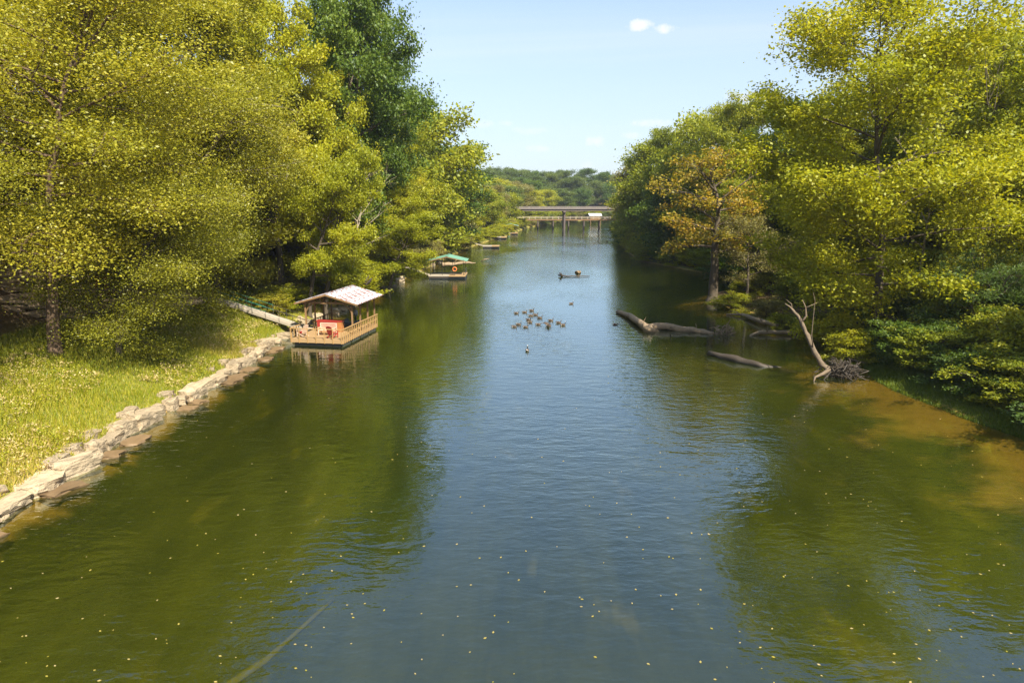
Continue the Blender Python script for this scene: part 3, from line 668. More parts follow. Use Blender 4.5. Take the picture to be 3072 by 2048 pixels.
while y < 56:
    tx = float(XL(y + .5) - XL(y - .5)); ang = math.atan2(1, tx)
    L = rr.uniform(.9, 2.3); wd = rr.uniform(.6, 1.15); hh = rr.uniform(.40, .85); yc = y + L / 2
    x = float(XL(yc)) + rr.uniform(-.35, .12)
    stone(STONES[i % 7], x, yc, .20 + rr.uniform(-.08, .12), (L * .94, wd, hh), ang + rr.uniform(-.3, .3),
          'long pale sandstone slab edging the grass at the waterline' if L > 1.6 else 'short pale sandstone block edging the grass at the waterline', 'sandstone blocks along the dock-side shore', tilt=(rr.uniform(-.1, .1), rr.uniform(-.08, .12)))
    if rr.random() < .55:
        stone(STONES[(i + 3) % 7], x - .75, yc + rr.uniform(-.4, .4), .50 + rr.uniform(-.05, .08), (L * .7, wd * .8, hh * .8), ang + rr.uniform(-.3, .3), 'pale sandstone block in the upper course against the grass', 'upper shore stones', tilt=(rr.uniform(-.1, .1), rr.uniform(-.1, .1)))
    if rr.random() < .5:
        stone(WET[i % 3], x + .95, yc + rr.uniform(-.5, .5), -.06, (L * .8, .9, .34), ang + rr.uniform(-.2, .2), 'flat wet brown slab half under water below the sandstone edge', 'wet slabs at the waterline')
    y += L * rr.uniform(.82, 1.0); i += 1
for (Y0, Y1, n) in [(57, 80, 26), (92, 108, 20), (120, 150, 8)]:
    for i in range(n):
        Y = rr.uniform(Y0, Y1); s = rr.uniform(.4, 1.3)
        stone(STONES[i % 7], float(XL(Y)) + rr.uniform(-1.2, .5), Y, rr.uniform(.05, .35), (s * 1.3, s, s * .5), rr.uniform(0, 6.28), 'loose pale rock on the bank ' + ('beside the roofed dock' if Y < 85 else 'near the open green-roofed dock' if Y < 115 else 'upstream of the green-roofed dock'), 'loose bank rocks', tilt=(rr.uniform(-.3, .3), rr.uniform(-.3, .3)))
# layered stone ledge behind the grass
LEDGE = Vector((-33.2, 49.5, 0)); LEDGE_R = math.atan2(6.5, 8)
def ledge():
    o = empty('stone_ledge', LEDGE, LEDGE_R); tag(o, 'layered sandstone ledge of stacked blocks behind the olive tree trunk', 'rock ledge')
    zt = 2.9
    for c in range(8):
        x = -6.5 + rr.uniform(-.5, .5); hh = rr.uniform(.52, .70); back = .16 * c + (1.5 if c > 3 else 0)
        while x < 8:
            L = rr.uniform(1.0, 2.7)
            if not (c in (3,) and rr.random() < .25):
                link('stone_block', WALL[rr.randrange(4)], o, (x + L / 2, .6 + back + rr.uniform(-.34, .30), zt + hh / 2 + rr.uniform(-.06, .06)), (rr.uniform(-.05, .05), rr.uniform(-.05, .05), rr.uniform(-.1, .1)), (L * rr.uniform(.9, 1.02), 1.8, hh * rr.uniform(.8, 1.12)))
            x += L
        zt += hh
    return zt
ledge()
def stove():
    p = Matrix.Rotation(LEDGE_R, 3, 'Z') @ Vector((3.0, .75, 0)) + LEDGE
    o = empty('garden_stove', (p.x, p.y, 5.72), .3); tag(o, 'rusty red iron garden stove standing on top of the stone ledge', 'stove')
    b = MB(); b.box((0, 0, .75), (.8, .6, .7)); b.box((-.25, -.32, .66), (.5, .06, .4)); b.build('firebox', M['rust'], o)
    for sx in (-.32, .32):
        for sy in (-.22, .22): MB().span((sx - .06, sy - .06, -.45), (sx + .06, sy + .06, .42)).build('leg', M['rust'], o)
    MB().tube([(.2, .1, 1.05), (.2, .1, 1.6)], .08, 8).build('flue', M['rust'], o)
stove()

# ------------------------------------------------------------------ roofed dock
DK_R = math.radians(-9.5); DK_O = Vector((-18.64, 56.46, 0))
def dock_local(u, v, z):
    p = gp(u, v, z) - DK_O; c, s = math.cos(-DK_R), math.sin(-DK_R); return Vector((p.x * c - p.y * s, p.x * s + p.y * c, z))
def roof_sheet_mesh(Lx, Wy, m, waves=5, amp=.02):
    n = waves * 6; V = []; F = []
    for i in range(n + 1):
        y = Wy * i / n; z = amp * math.sin(i / n * waves * 2 * math.pi)
        V += [(0, y, z), (Lx, y, z), (0, y, z - .012), (Lx, y, z - .012)]
    for i in range(n):
        a = i * 4; b = a + 4
        F += [(a, a + 1, b + 1, b), (a + 3, a + 2, b + 2, b + 3), (a, b, b + 2, a + 2), (a + 1, a + 3, b + 3, b + 1)]
    mb = MB(); mb.add(V, F); return mb.mesh('roof_sheet', m)
def gable_roof(root, cx, y0, y1, half, ze, zr, n, m):
    s = math.atan2(zr - ze, half); L = half / math.cos(s); w = (y1 - y0) / n
    me = roof_sheet_mesh(L, w * 1.0, m)
    ridge = MB().bar((cx, y0 - .02, zr + .03), (cx, y1 + .02, zr + .03), .26, .03).build('roof', m, root)
    for i in range(n):
        link('roof_sheet', me, ridge, (cx, y0 + i * w, zr), (0, s, 0))
        link('roof_sheet', me, ridge, (cx, y0 + (i + 1) * w, zr), (0, s, math.pi))
    for sx in (-1, 1):
        for k, yy in enumerate([y0 + .03, (y0 + y1) / 2, y1 - .03]):
            MB().bar((cx, yy, zr - .09), (cx + sx * half * .98, yy, ze - .07), .05, .13).build('rafter', M['post_wood'], ridge)
def roofed_dock():
    o = empty('floating_dock', DK_O, DK_R); tag(o, 'wooden floating dock with pitched white rust-flecked roof and honey-coloured railings', 'dock')
    W, L, zd = 4.6, 8.1, .56
    b = MB()
    for i in range(58):
        y = i * .14 + .07
        segs = [(0, W)] if y < 3.9 else [(0, 1.15), (3.45, W)]
        for a, c in segs: b.box(((a + c) / 2, y, zd - .02), (c - a, .128, .04))
    b.build('deck_boards', M['deck_wood'], o)
    for a, c in [((-.02, -.03, .26), (W + .02, .02, zd - .045)), ((W - .03, .03, .26), (W + .02, L, zd - .045)), ((-.02, .03, .26), (.03, L, zd - .045)), ((1.1, 3.95, .26), (3.5, 4.0, zd - .045))]:
        MB().span(a, c).build('fascia_board', M['deck_wood'], o)
    MB().span((.25, .12, -.25), (W - .2, 3.6, .30)).build('float', M['black'], o)
    for y in (.2, 2.2, 4.2, 6.2): MB().span((W - .95, y + 3.6 * 0, -.2), (W - .1, y + 1.75, .262)).build('float', M['greyfloat'], o)
    MB().span((.1, 4.0, -.2), (1.0, 7.9, .262)).build('float', M['greyfloat'], o)
    zr = zd + .92
    rails = [MB().span((-.05, -.07, zr - .05), (W - .02, .05, zr)).build('railing', M['rail_wood'], o), MB().span((W - .02, -.09, zr - .05), (W + .10, L, zr + .005)).build('railing', M['rail_wood'], o),
             MB().span((-.06, .05, zr - .05), (.06, 1.7, zr)).build('railing', M['rail_wood'], o), MB().span((-.05, 4.3, zr - .05), (.06, L, zr)).build('railing', M['post_wood'], o)]
    MB().span((W - .02, .02, zd + .42), (W + .03, L, zd + .48)).build('mid_rail', M['rail_wood'], o)
    bal = MB().span((-.028, -.03, .24), (.028, .03, zr - .052)).mesh('baluster', M['rail_wood'])
    for i in range(7): link('baluster', bal, rails[0], (.02 + i * (W - .1) / 6, -.065, 0))
    for i in range(20): link('baluster', bal, rails[1], (W + .055, .05 + i * .415, 0), (0, 0, math.pi / 2))
    for i in range(4): link('baluster', bal, rails[2], (-.06, .25 + i * .45, 0))
    for i in range(8): link('baluster', bal, rails[3], (-.06, 4.4 + i * .5, 0))
    post = MB().span((-.06, -.06, .26), (.06, .06, 3.16)).mesh('post', M['post_wood'])
    side = [(.16, y) for y in (2.6, 4.4, 6.2, 7.9)] + [(W - .16, y) for y in (2.6, 4.4, 6.2, 7.9)]
    for x, y in side: link('roof_post', post, o, (x, y, 0))
    for x in (.16, W - .16):
        MB().span((x - .05, 2.3, 3.162), (x + .05, 8.2, 3.32)).build('beam', M['post_wood'], o)
        s = 1 if x < 1 else -1
        for y in (2.6, 4.4, 6.2):
            pts = [(x + s * .06, y + .0, 2.45), (x + s * .22, y, 2.78), (x + s * .55, y, 3.10), (x + s * .75, y, 3.18)] if y == 2.6 else [(x, y + .06, 2.5), (x, y + .3, 2.9), (x, y + .65, 3.18)]
            MB().tube(pts, .045, 6).build('knee_brace', M['post_wood'], o)
    for y in (2.6, 7.9):
        MB().span((.0, y - .04, 3.18), (W, y + .04, 3.33)).build('tie_beam', M['post_wood'], o)
        for x in (1.6, 3.0): MB().span((x - .05, y - .035, 3.332), (x + .05, y + .035, 3.80)).build('gable_strut', M['post_wood'], o)
    gable_roof(o, W / 2, 2.05, 8.35, 2.95, 3.27, 4.10, 6, M['roof'])
    for x in (3.72, 4.3): MB().tube([(x, 8.1, -.2), (x, 8.1, 1.3)], .05, 6).build('mooring_pile', M['steel'], o)
    return o
roofed_dock()
def on_dock(name, u, v, rz, label, cat, dz=0):
    l = dock_local(u, v, .56); p = Matrix.Rotation(DK_R, 3, 'Z') @ l + DK_O
    return tag(empty(name, (p.x, p.y, .562 + dz), DK_R + rz), label, cat)
def bench():
    o = on_dock('garden_bench', 752, 770, 0, 'cream slatted garden bench on the roofed dock in front of the red-topped counter', 'bench')
    w = 1.5
    for i in range(13): MB().span((-w / 2 + .06 + i * .11, .32, .50), (-w / 2 + .11 + i * .11, .345, .98)).build('back_slat', M['cream'], o)
    for z in (.48, .98): MB().span((-w / 2, .30, z), (w / 2, .36, z + .06)).build('back_rail', M['cream'], o)
    for k in range(5): MB().span((-w / 2, -.18 + k * .098, .43), (w / 2, -.10 + k * .098, .455)).build('seat_slat', M['cream'], o)
    for sx in (-1, 1):
        x = sx * (w / 2 - .03)
        MB().span((x - .035, .29, 0), (x + .035, .37, 1.04)).build('leg', M['cream'], o)
        MB().span((x - .035, -.20, 0), (x + .035, -.13, .64)).build('leg', M['cream'], o)
        MB().span((x - .045, -.22, .642), (x + .045, .29, .68)).build('armrest', M['cream'], o)
bench()
def lounge_chair(u, v, rz, label, m, m2):
    o = on_dock('garden_chair', u, v, rz, label, 'chair')
    for i in range(6):
        x = -.25 + i * .1; h = .95 - abs(x) ** 2 * 1.4
        MB().bar((x, .28, .30), (x, .28 + h * .30, .30 + h * .80), .085, .02).build('back_slat', m, o)
    for k in range(5): MB().bar((-.27, -.26 + k * .11, .37 - k * .022), (.27, -.26 + k * .11, .37 - k * .022), .09, .02).build('seat_slat', m2, o)
    for sx in (-1, 1):
        MB().span((sx * .31 - .05, -.34, .54), (sx * .31 + .05, .38, .565)).build('armrest', m, o)
        MB().bar((sx * .29, -.27, 0), (sx * .29, -.27, .54), .04, .09).build('leg', m, o)
        MB().bar((sx * .26, -.27, .34), (sx * .26, .52, .02), .03, .10).build('leg', m, o)
lounge_chair(765, 775, 2.9, 'dark red garden chair with its slatted back to the water', M['redpaint'], M['redpaint'])
lounge_chair(694, 772, -1.9, 'cream and red garden chair alone at the corner by the gangway', M['cream'], M['redpaint'])
def counter():
    o = on_dock('counter', 757, 762, 0, 'long wooden counter with red top behind the bench on the dock', 'counter')
    MB().span((-1.15, .0, 0), (1.15, .55, .93)).build('cabinet', M['orangewood'], o)
    MB().span((-1.2, -.05, .931), (1.2, .6, 1.0)).build('counter_top', M['redpaint'], o)
    MB().span((-1.13, -.022, .45), (.75, -.001, .90)).build('front_panel', M['redpaint'], o)
counter()
def boat(name, loc, rz, label, L=4.2, Wd=1.5, motor=True, m='hull'):
    o = empty(name, loc, rz); tag(o, label, 'boat')
    secs = []; n = 9
    for i in range(n):
        t = i / (n - 1); y = -L / 2 + L * t; w = Wd / 2 * (1 if t > .45 else .25 + .75 * math.sin(t / .45 * math.pi / 2)); kz = .0 + .22 * max(0, .4 - t) / .4; zt = .55 + .15 * max(0, .5 - t)
        secs.append([(-w, y, zt), (-w * .8, y, kz + .05), (0, y, kz - .08), (w * .8, y, kz + .05), (w, y, zt), (w * .93, y, zt - .02), (w * .7, y, kz + .12), (0, y, kz + .04), (-w * .7, y, kz + .12), (-w * .93, y, zt - .02)])
    mb = MB(); V = [p for s in secs for p in s]; F = []
    for i in range(n - 1):
        for k in range(10): F.append((i * 10 + k, i * 10 + (k + 1) % 10, (i + 1) * 10 + (k + 1) % 10, (i + 1) * 10 + k))
    F.append(tuple(range(9, -1, -1))); F.append(tuple(range((n - 1) * 10, n * 10))); mb.add(V, F); mb.build('hull', M[m], o)
    for y in (-.5, .9): MB().span((-Wd * .45, y, .34), (Wd * .45, y + .28, .40)).build('thwart', M['cowl'], o)
    if motor:
        y = L / 2
        mo = MB().tube([(0, y + .16, .78), (0, y + .17, .86), (0, y + .17, 1.05), (0, y + .15, 1.22), (0, y + .13, 1.28)], [.15, .21, .22, .17, .07], 10, flat=1.25).build('outboard_motor', M['cowl'], o, True)
        MB().span((-.05, y + .08, -.4), (.05, y + .22, .8)).build('motor_leg', M['hull'], mo)
        MB().bar((0, y + .05, .88), (0, y - .55, .96), .05, .05).build('tiller', M['black'], mo)
def dock_pt(x, y, z=0): return Matrix.Rotation(DK_R, 3, 'Z') @ Vector((x, y, z)) + DK_O
boat('motor_boat', dock_pt(2.3, 6.25, .42), DK_R, 'dark open motor boat with grey outboard moored in the slip of the roofed dock')
def gangway(lo, hi, w, label, rails='green', name='gangway', parts=True):
    lo = Vector(lo); hi = Vector(hi); d = hi - lo; o = empty(name, lo); tag(o, label, 'gangway')
    hor = Vector((d.x, d.y, 0)).normalized(); sd_ = Vector((-hor.y, hor.x, 0)); n = int(d.length / .3)
    b = MB()
    for i in range(n):
        c = d * ((i + .5) / n); X = sd_; Y = d.normalized(); Z = X.cross(Y); Z = -Z if Z.z < 0 else Z
        b.box(c + Vector((0, 0, .03)), (w, d.length / n * .93, .04), Matrix((X, Y, Z)).transposed())
    b.build('walk_boards', M['old_wood'], o)
    for s in (-1, 1):
        MB().bar(sd_ * (w / 2 * s) - Vector((0, 0, .09)), d + sd_ * (w / 2 * s) - Vector((0, 0, .09)), .07, .16).build('side_beam', M['old_wood'], o)
        if not parts: continue
        k = max(3, int(d.length / 1.3))
        for i in range(k + 1):
            c = d * (i / k) + sd_ * (w / 2 + .06) * s; MB().tube([c - Vector((0, 0, .1)), c + Vector((0, 0, .98))], .018, 5).build('rail_post', M['steel'], o)
        for hgt in (.5, .95):
            e = sd_ * (w / 2 + .06) * s + Vector((0, 0, hgt)); mid = d * .42
            MB().tube([e, mid + e], .017, 5).build('handrail', M['steel'], o); MB().tube([mid + e, d + e], .022, 5).build('handrail', M['greensteel'], o)
    return o
g_lo = dock_pt(-.15, 4.0, .60); g_hi = aty(498, 686, 63.5)
gangway(g_lo, (g_hi.x, 63.5, g_hi.z), 1.0, 'sloping plank gangway with green pipe handrails from the grass to the roofed dock')
for s in (-.55, .55): tag(MB().tube([(0, 0, -2.5), (0, 0, 1.25)], .06, 7).build('gate_post', M['rail_wood'], None, loc=(g_hi.x - .1, 63.5 + s, g_hi.z)), 'thin wooden post at the head of the gangway', 'post', 'posts at the head of the gangway')

# ------------------------------------------------------------------ the other docks
def green_dock(u0, u1, v, label, depth, roof=True, ring=False, h=2.75, gang=True, wall=False, glabel='', float_m='black'):
    a = gp(u0, v, 0); b = gp(u1, v, 0); w = (b - a).length; o = empty('floating_dock', a, math.atan2(b.y - a.y, b.x - a.x)); tag(o, label, 'dock')
    MB().span((0, .05, -.2), (w, depth, .42)).build('float', M[float_m], o)
    MB().span((-.05, 0, .421), (w * .56, depth, .55)).build('deck', M['old_wood'], o); MB().span((w * .56 + .01, -.3, .421), (w + .1, depth, .58)).build('deck', M['deck_wood'], o)
    MB().span((0, -.04, .18), (w * .55, .048, .40)).build('fascia_board', M['drift_dark'], o)
    if roof:
        for x in (.25, w * .37, w * .66, w - .25):
            for y in (.4, depth - .3): MB().tube([(x, y, .4), (x, y, h + .25)], .035, 6).build('roof_post', M['darksteel'], o)
        gable_roof(o, w / 2, -.1, depth + .1, w / 2 + .35, h, h + .75, 4, M['greenroof'])
        for y in (.4, depth - .3): MB().span((.1, y - .03, h + .02), (w - .1, y + .03, h + .10)).build('tie_beam', M['darksteel'], o)
        for z in (.95, 1.4):
            MB().span((.2, depth - .32, z), (w * .4, depth - .28, z + .04)).build('rail', M['darksteel'], o)
            MB().span((w - .02, .2, z), (w + .02, depth - .2, z + .04)).build('rail', M['steel'], o)
        for x in (.3, .9, 1.5): MB().tube([(x, depth - .3, .5), (x, depth - .3, 1.4)], .02, 5).build('rail_post', M['darksteel'], o)
        for y in (.2, depth * .5, depth - .2): MB().tube([(w, y, .5), (w, y, 1.4)], .02, 5).build('rail_post', M['steel'], o)
    if wall: MB().span((.3, .8, .56), (w * .42, depth - .2, h + .2)).build('cabin', M['greenroof'], o)
    if ring:
        b_ = MB(); pts = [(w * .72 + .30 * math.cos(t * math.pi / 8), -.1, 1.55 + .30 * math.sin(t * math.pi / 8)) for t in range(17)]
        r = tag(b_.tube([tuple(o.matrix_basis @ Vector(q)) for q in pts], .075, 8, cap=False).build('life_ring', M['orange'], None, True), 'orange life ring hung on a post of the open green-roofed dock', 'life ring')
        MB().span((w * .72 - .03, -.06, .5), (w * .72 + .03, 0, 1.9)).build('ring_post', M['darksteel'], o)
        l = MB()
        for z in (.8, 1.05, 1.3): l.span((w * .62, -.08, z), (w * .7, -.04, z + .04))
        for x in (w * .62, w * .7): l.span((x - .02, -.08, .4), (x + .02, -.04, 1.5))
        l.build('ladder', M['steel'], o)
    return o, a, b
o2, a2, b2 = green_dock(985, 1068, 641, 'open floating dock with shallow green roof on thin steel posts', 4.8, ring=True)
gangway((a2.x - .1, a2.y + 2.0, .55), (a2.x - 8.6, a2.y + .5, 3.4), .7, 'dark plank walkway sloping down to the open green-roofed dock', parts=False)
o3, a3, b3 = green_dock(1109, 1146, 570, 'low bare floating platform with pale deck and no roof', 3.5, roof=False)
gangway((a3.x, a3.y + 1.5, .6), (a3.x - 9, a3.y + 1, 3.3), .6, 'pale plank walkway sloping down to the low bare platform', parts=False)
green_dock(1136, 1163, 549, 'low cluttered raft with driftwood caught against it', 4.0, roof=False)
green_dock(1157, 1189, 539, 'distant floating dock with green roof and dark green cabin', 6.0, wall=True, h=3.0)
green_dock(1140, 1152, 542, 'small shaded green-roofed dock under the trees', 4.0, h=2.2)

# ------------------------------------------------------------------ bridges
def road_bridge():
    Y = 281; o = empty('road_bridge', (0, Y, 0)); tag(o, 'long high road bridge with flat deck on tall slim piers', 'bridge')
    x0, x1 = -45, 110; zt = 8.7
    MB().span((x0, 0, zt - .35), (x1, 9, zt)).build('deck_slab', M['concrete'], o)
    for y in (.6, 3.2, 5.8, 8.4): MB().span((x0, y - .2, zt - 1.1), (x1, y + .2, zt - .352)).build('girder', M['girder'], o)
    for y in (.05, 8.8):
        MB().span((x0, y, zt + .5), (x1, y + .15, zt + .68)).build('parapet_rail', M['concrete'], o)
        MB().span((x0, y - .08, zt + .002), (x1, y + .25, zt + .25)).build('kerb', M['concrete'], o)
        for x in range(x0, x1, 4): MB().span((x, y + .02, zt + .251), (x + .25, y + .13, zt + .499)).build('rail_post', M['concrete'], o)
    px = aty(1297, 500, Y).x
    for x in (px - 25, px, px + 25, px + 50):
        for y in (1.5, 7): MB().tube([(x, y, -3), (x, y, zt - 1.6)], .46, 10).build('pier', M['girder'], o)
        MB().span((x - .5, .3, zt - 1.7), (x + .5, 8.7, zt - 1.102)).build('pier_cap', M['girder'], o)
road_bridge()
def low_bridge():
    Y = 297; o = empty('low_bridge', (0, Y, 0)); tag(o, 'low trestle bridge with railing on many thin piles behind the road bridge', 'bridge')
    x0, x1 = -20, 80; zt = 3.9
    MB().span((x0, 0, zt - .5), (x1, 3, zt)).build('deck', M['post_wood'], o)
    for y in (.05, 2.85):
        for z in (.5, 1.0): MB().span((x0, y, zt + z), (x1, y + .08, zt + z + .09)).build('rail', M['old_wood'], o)
        for i in range(40): MB().span((x0 + i * 2.5, y - .005, zt), (x0 + i * 2.5 + .12, y + .085, zt + 1.1)).build('rail_post', M['old_wood'], o)
    p0 = aty(1200, 520, Y).x
    for i in range(-2, 10):
        for y in (.4, 2.6): MB().tube([(p0 + i * 6.6, y, -3), (p0 + i * 6.6, y, zt - .5)], .28, 8).build('pile', M['girder'], o)
low_bridge()
def shed():
    p = aty(1368, 500, 345); o = empty('shed', (p.x, 345, 2.0)); tag(o, 'small far shed with white roof beyond the low bridge', 'shed')
    MB().span((-2.6, 0, .2), (2.6, 4, 2.4)).build('wall', M['post_wood'], o)
    for x in (-2.4, 2.4):
        for y in (.2, 3.8): MB().tube([(x, y, -4.5), (x, y, .25)], .15, 6).build('post', M['post_wood'], o)
    b = MB(); b.add([(-3.2, -.5, 2.41), (3.2, -.5, 2.41), (3.2, 4.5, 3.4), (-3.2, 4.5, 3.4), (-3.2, -.5, 2.3), (3.2, -.5, 2.3), (3.2, 4.5, 3.29), (-3.2, 4.5, 3.29)], [(0, 1, 2, 3), (7, 6, 5, 4), (0, 4, 5, 1), (1, 5, 6, 2), (2, 6, 7, 3), (3, 7, 4, 0)]); b.build('roof', M['white'], o)
shed()

# ------------------------------------------------------------------ driftwood
dr = random.Random(31)
def log(name, pts, rad, label, m='drift', branches=(), sides=9, cat='log', roots=None):
    o = tag(empty(name, pts[0]), label, cat); P0 = Vector(pts[0]); fine = []; fr_ = []
    n = len(pts)
    for i in range(n - 1):
        for k in range(4):
            t = k / 4; fine.append(Vector(pts[i]).lerp(Vector(pts[i + 1]), t) - P0 + Vector((dr.uniform(-1, 1), dr.uniform(-1, 1), dr.uniform(-1, 1))) * rad[i] * .22); fr_.append((rad[i] * (1 - t) + rad[i + 1] * t) * dr.uniform(.82, 1.2))
    fine.append(Vector(pts[-1]) - P0); fr_.append(rad[-1])
    MB().tube(fine, fr_, 11, wob=.2, rng=dr).build('stem', M[m], o, True)
    for bp, br in branches:
        q = [Vector(x) - P0 for x in bp]; MB().tube(q, [br * (1 - .8 * i / (len(q) - 1)) for i in range(len(q))], 6, wob=.1, rng=dr).build('limb', M[m], o, True)
    if roots:
        c, R, nn, mm = roots; b = MB(); c = Vector(c) - P0
        for i in range(nn):
            d = Vector((dr.gauss(0, 1), dr.gauss(0, 1), dr.gauss(0, .6))).normalized(); s = c + Vector((dr.gauss(0, .3) * R, dr.gauss(0, .3) * R, dr.uniform(-.2, .3) * R))
            l = R * dr.uniform(.2, .62); q = [s, s + d * l * .5 + Vector((dr.gauss(0, .1), dr.gauss(0, .1), dr.gauss(0, .1))) * R, s + d * l + Vector((dr.gauss(0, .15), dr.gauss(0, .15), dr.gauss(0, .1) - .1)) * R]
            b.tube(q, [.05, .035, .012], 5)
        b.build('root_mass', M[mm], o)
    return o
G = lambda u, v, z=0.0: tuple(gp(u, v, z))
A = lambda u, v, Y: tuple(aty(u, v, Y))
log('fallen_log', [G(1420, 716, .12), G(1450, 726, .3), G(1475, 745, .45), G(1490, 756, .30), G(1510, 765, -.25)], [.22, .28, .34, .38, .30], 'thick fallen log rising from the water nearest the flock of geese', branches=[((G(1480, 747, .4), G(1478, 738, .9), G(1484, 728, 1.2)), .04)])
log('fallen_log', [G(1475, 752, .15), G(1530, 750, .30), G(1590, 758, .18), G(1640, 766, .05)], [.40, .36, .26, .14], 'long pale trunk lying in the water behind the thick fallen log', branches=[((G(1540, 752, .3), G(1543, 748, .8)), .05), ((G(1600, 758, .2), G(1598, 742, .9)), .05)], roots=(G(1665, 763, .15), 1.5, 60, 'drift'))
log('stranded_log', [G(1668, 722, .05), G(1705, 722, .25), G(1750, 738, .35), G(1785, 748, .2)], [.07, .14, .20, .22], 'crooked pale log stranded at the foot of the bushes', branches=[((G(1700, 722, .3), G(1690, 715, .5), G(1672, 713, .3)), .06), ((G(1750, 737, .4), G(1742, 728, .9)), .05)])
log('stranded_log', [G(1722, 772, .0), G(1745, 762, .25), G(1800, 763, .25), G(1850, 765, .15)], [.10, .16, .18, .12], 'pale log lying level between the snag and the root tangle', branches=[((G(1762, 762, .3), G(1764, 748, .9)), .06)])
log('stranded_log', [G(1885, 740, .4), G(1850, 742, .5), G(1830, 735, .6)], [.2, .2, .15], 'short dark log in the bushes behind the snag', m='drift_dark')
log('stranded_log', [G(1910, 772, .3), G(1925, 785, .3), G(1940, 795, .1)], [.10, .09, .05], 'thin bare branch resting at the water by the sand spit')
log('sunken_log', [G(1628, 812, .12), G(1690, 825, .16), G(1740, 838, .08), G(1790, 850, -.25), G(1830, 856, -.5)], [.22, .26, .22, .2, .12], 'dark waterlogged trunk floating alone below the pale logs', m='drift_dark')
r0 = gp(1915, 866, .0); Yr = r0.y
log('leaning_snag', [A(1905, 848, Yr), A(1888, 838, Yr + .1), A(1868, 800, Yr + .4), A(1850, 762, Yr + .8), A(1835, 728, Yr + 1.0), A(1818, 708, Yr + 1.2), A(1803, 697, Yr + 1.3)], [.20, .18, .16, .14, .11, .07, .03], 'tall leaning dead snag with forked top rising from a tangle of roots', cat='dead tree', m='snag',
    branches=[((A(1840, 740, Yr + .9), A(1852, 725, Yr + .9), A(1850, 705, Yr + .8), A(1843, 688, Yr + .7)), .10), ((A(1852, 706, Yr + .8), A(1866, 700, Yr + .8), A(1880, 694, Yr + 1)), .035), ((A(1868, 802, Yr + .4), A(1864, 770, Yr), A(1868, 730, Yr), A(1872, 690, Yr), A(1868, 672, Yr)), .04), ((A(1819, 709, Yr + 1.2), A(1818, 698, Yr + 1.2), A(1806, 688, Yr + 1.2)), .04),
              ((A(1905, 848, Yr), A(1890, 858, Yr - .4), A(1872, 866, Yr - .8), A(1868, 880, Yr - 1.2)), .16)], roots=((r0.x + .7, r0.y + .2, .35), 1.5, 280, 'drift_dark'))
log('floating_log', [G(1283, 632, .25), G(1300, 634, .15), G(1328, 634, .12), G(1354, 634, .1)], [.12, .10, .08, .05], 'dark thin log floating mid-river with an upturned pale root end', m='drift_dark', branches=[((G(1330, 634, .1), G(1331, 631, .4)), .04), ((G(1290, 633, .1), G(1288, 629, .5), G(1284, 626, .7)), .22)])
log('floating_log', [G(1322, 625, .05), G(1328, 625, .3), G(1332, 625, .1)], [.15, .32, .18], 'stubby pale stump floating behind the thin log')
log('fallen_log', [A(1015, 608, 118), A(1045, 606, 119), A(1070, 603, 120), A(1092, 604, 121)], [.34, .32, .2, .08], 'bleached trunk lying in the water behind the open green-roofed dock', branches=[((A(1040, 606, 119), A(1048, 598, 119), A(1054, 588, 119)), .14), ((A(1070, 603, 120), A(1075, 600, 120)), .08)])
log('stick', [G(1105, 600, 0), G(1112, 596, .4), G(1124, 594, .5)], [.10, .08, .04], 'pale curved stick poking out of the water past the green-roofed dock')
log('driftwood_pile', [A(1140, 548, 232), A(1155, 546, 232), A(1168, 546, 232)], [.25, .2, .1], 'reddish driftwood heaped against the cluttered raft', m='rust', branches=[((A(1145, 548, 232), A(1150, 540, 232)), .1), ((A(1155, 546, 231), A(1164, 541, 231)), .1)])
b0 = hz(-27, 36)
log('fallen_branch', [(-29.6, 36.0, hz(-29.6, 36) + .25), (-28.2, 35.9, hz(-28.2, 35.9) + .3), (-26.6, 35.6, hz(-26.6, 35.6) + .22)], [.07, .06, .03], 'bleached branch lying in the bank grass')
log('sunken_pole', [(-8.5, 17.2, hz(-8.5, 17.2) + .15), (-7.6, 18.6, hz(-7.6, 18.6) + .18), (-6.4, 22.0, hz(-6.4, 22) + .15)], [.11, .10, .05], 'straight weed-covered pole lying under the clear water', m='weedy')
log('broken_stump', [A(838, 654, 76), A(846, 648, 76), A(854, 640, 76)], [.2, .16, .1], 'broken forked stump on the bank behind the dock roof', m='drift_dark', branches=[((A(838, 654, 76), A(840, 645, 76), A(848, 632, 76)), .13)])

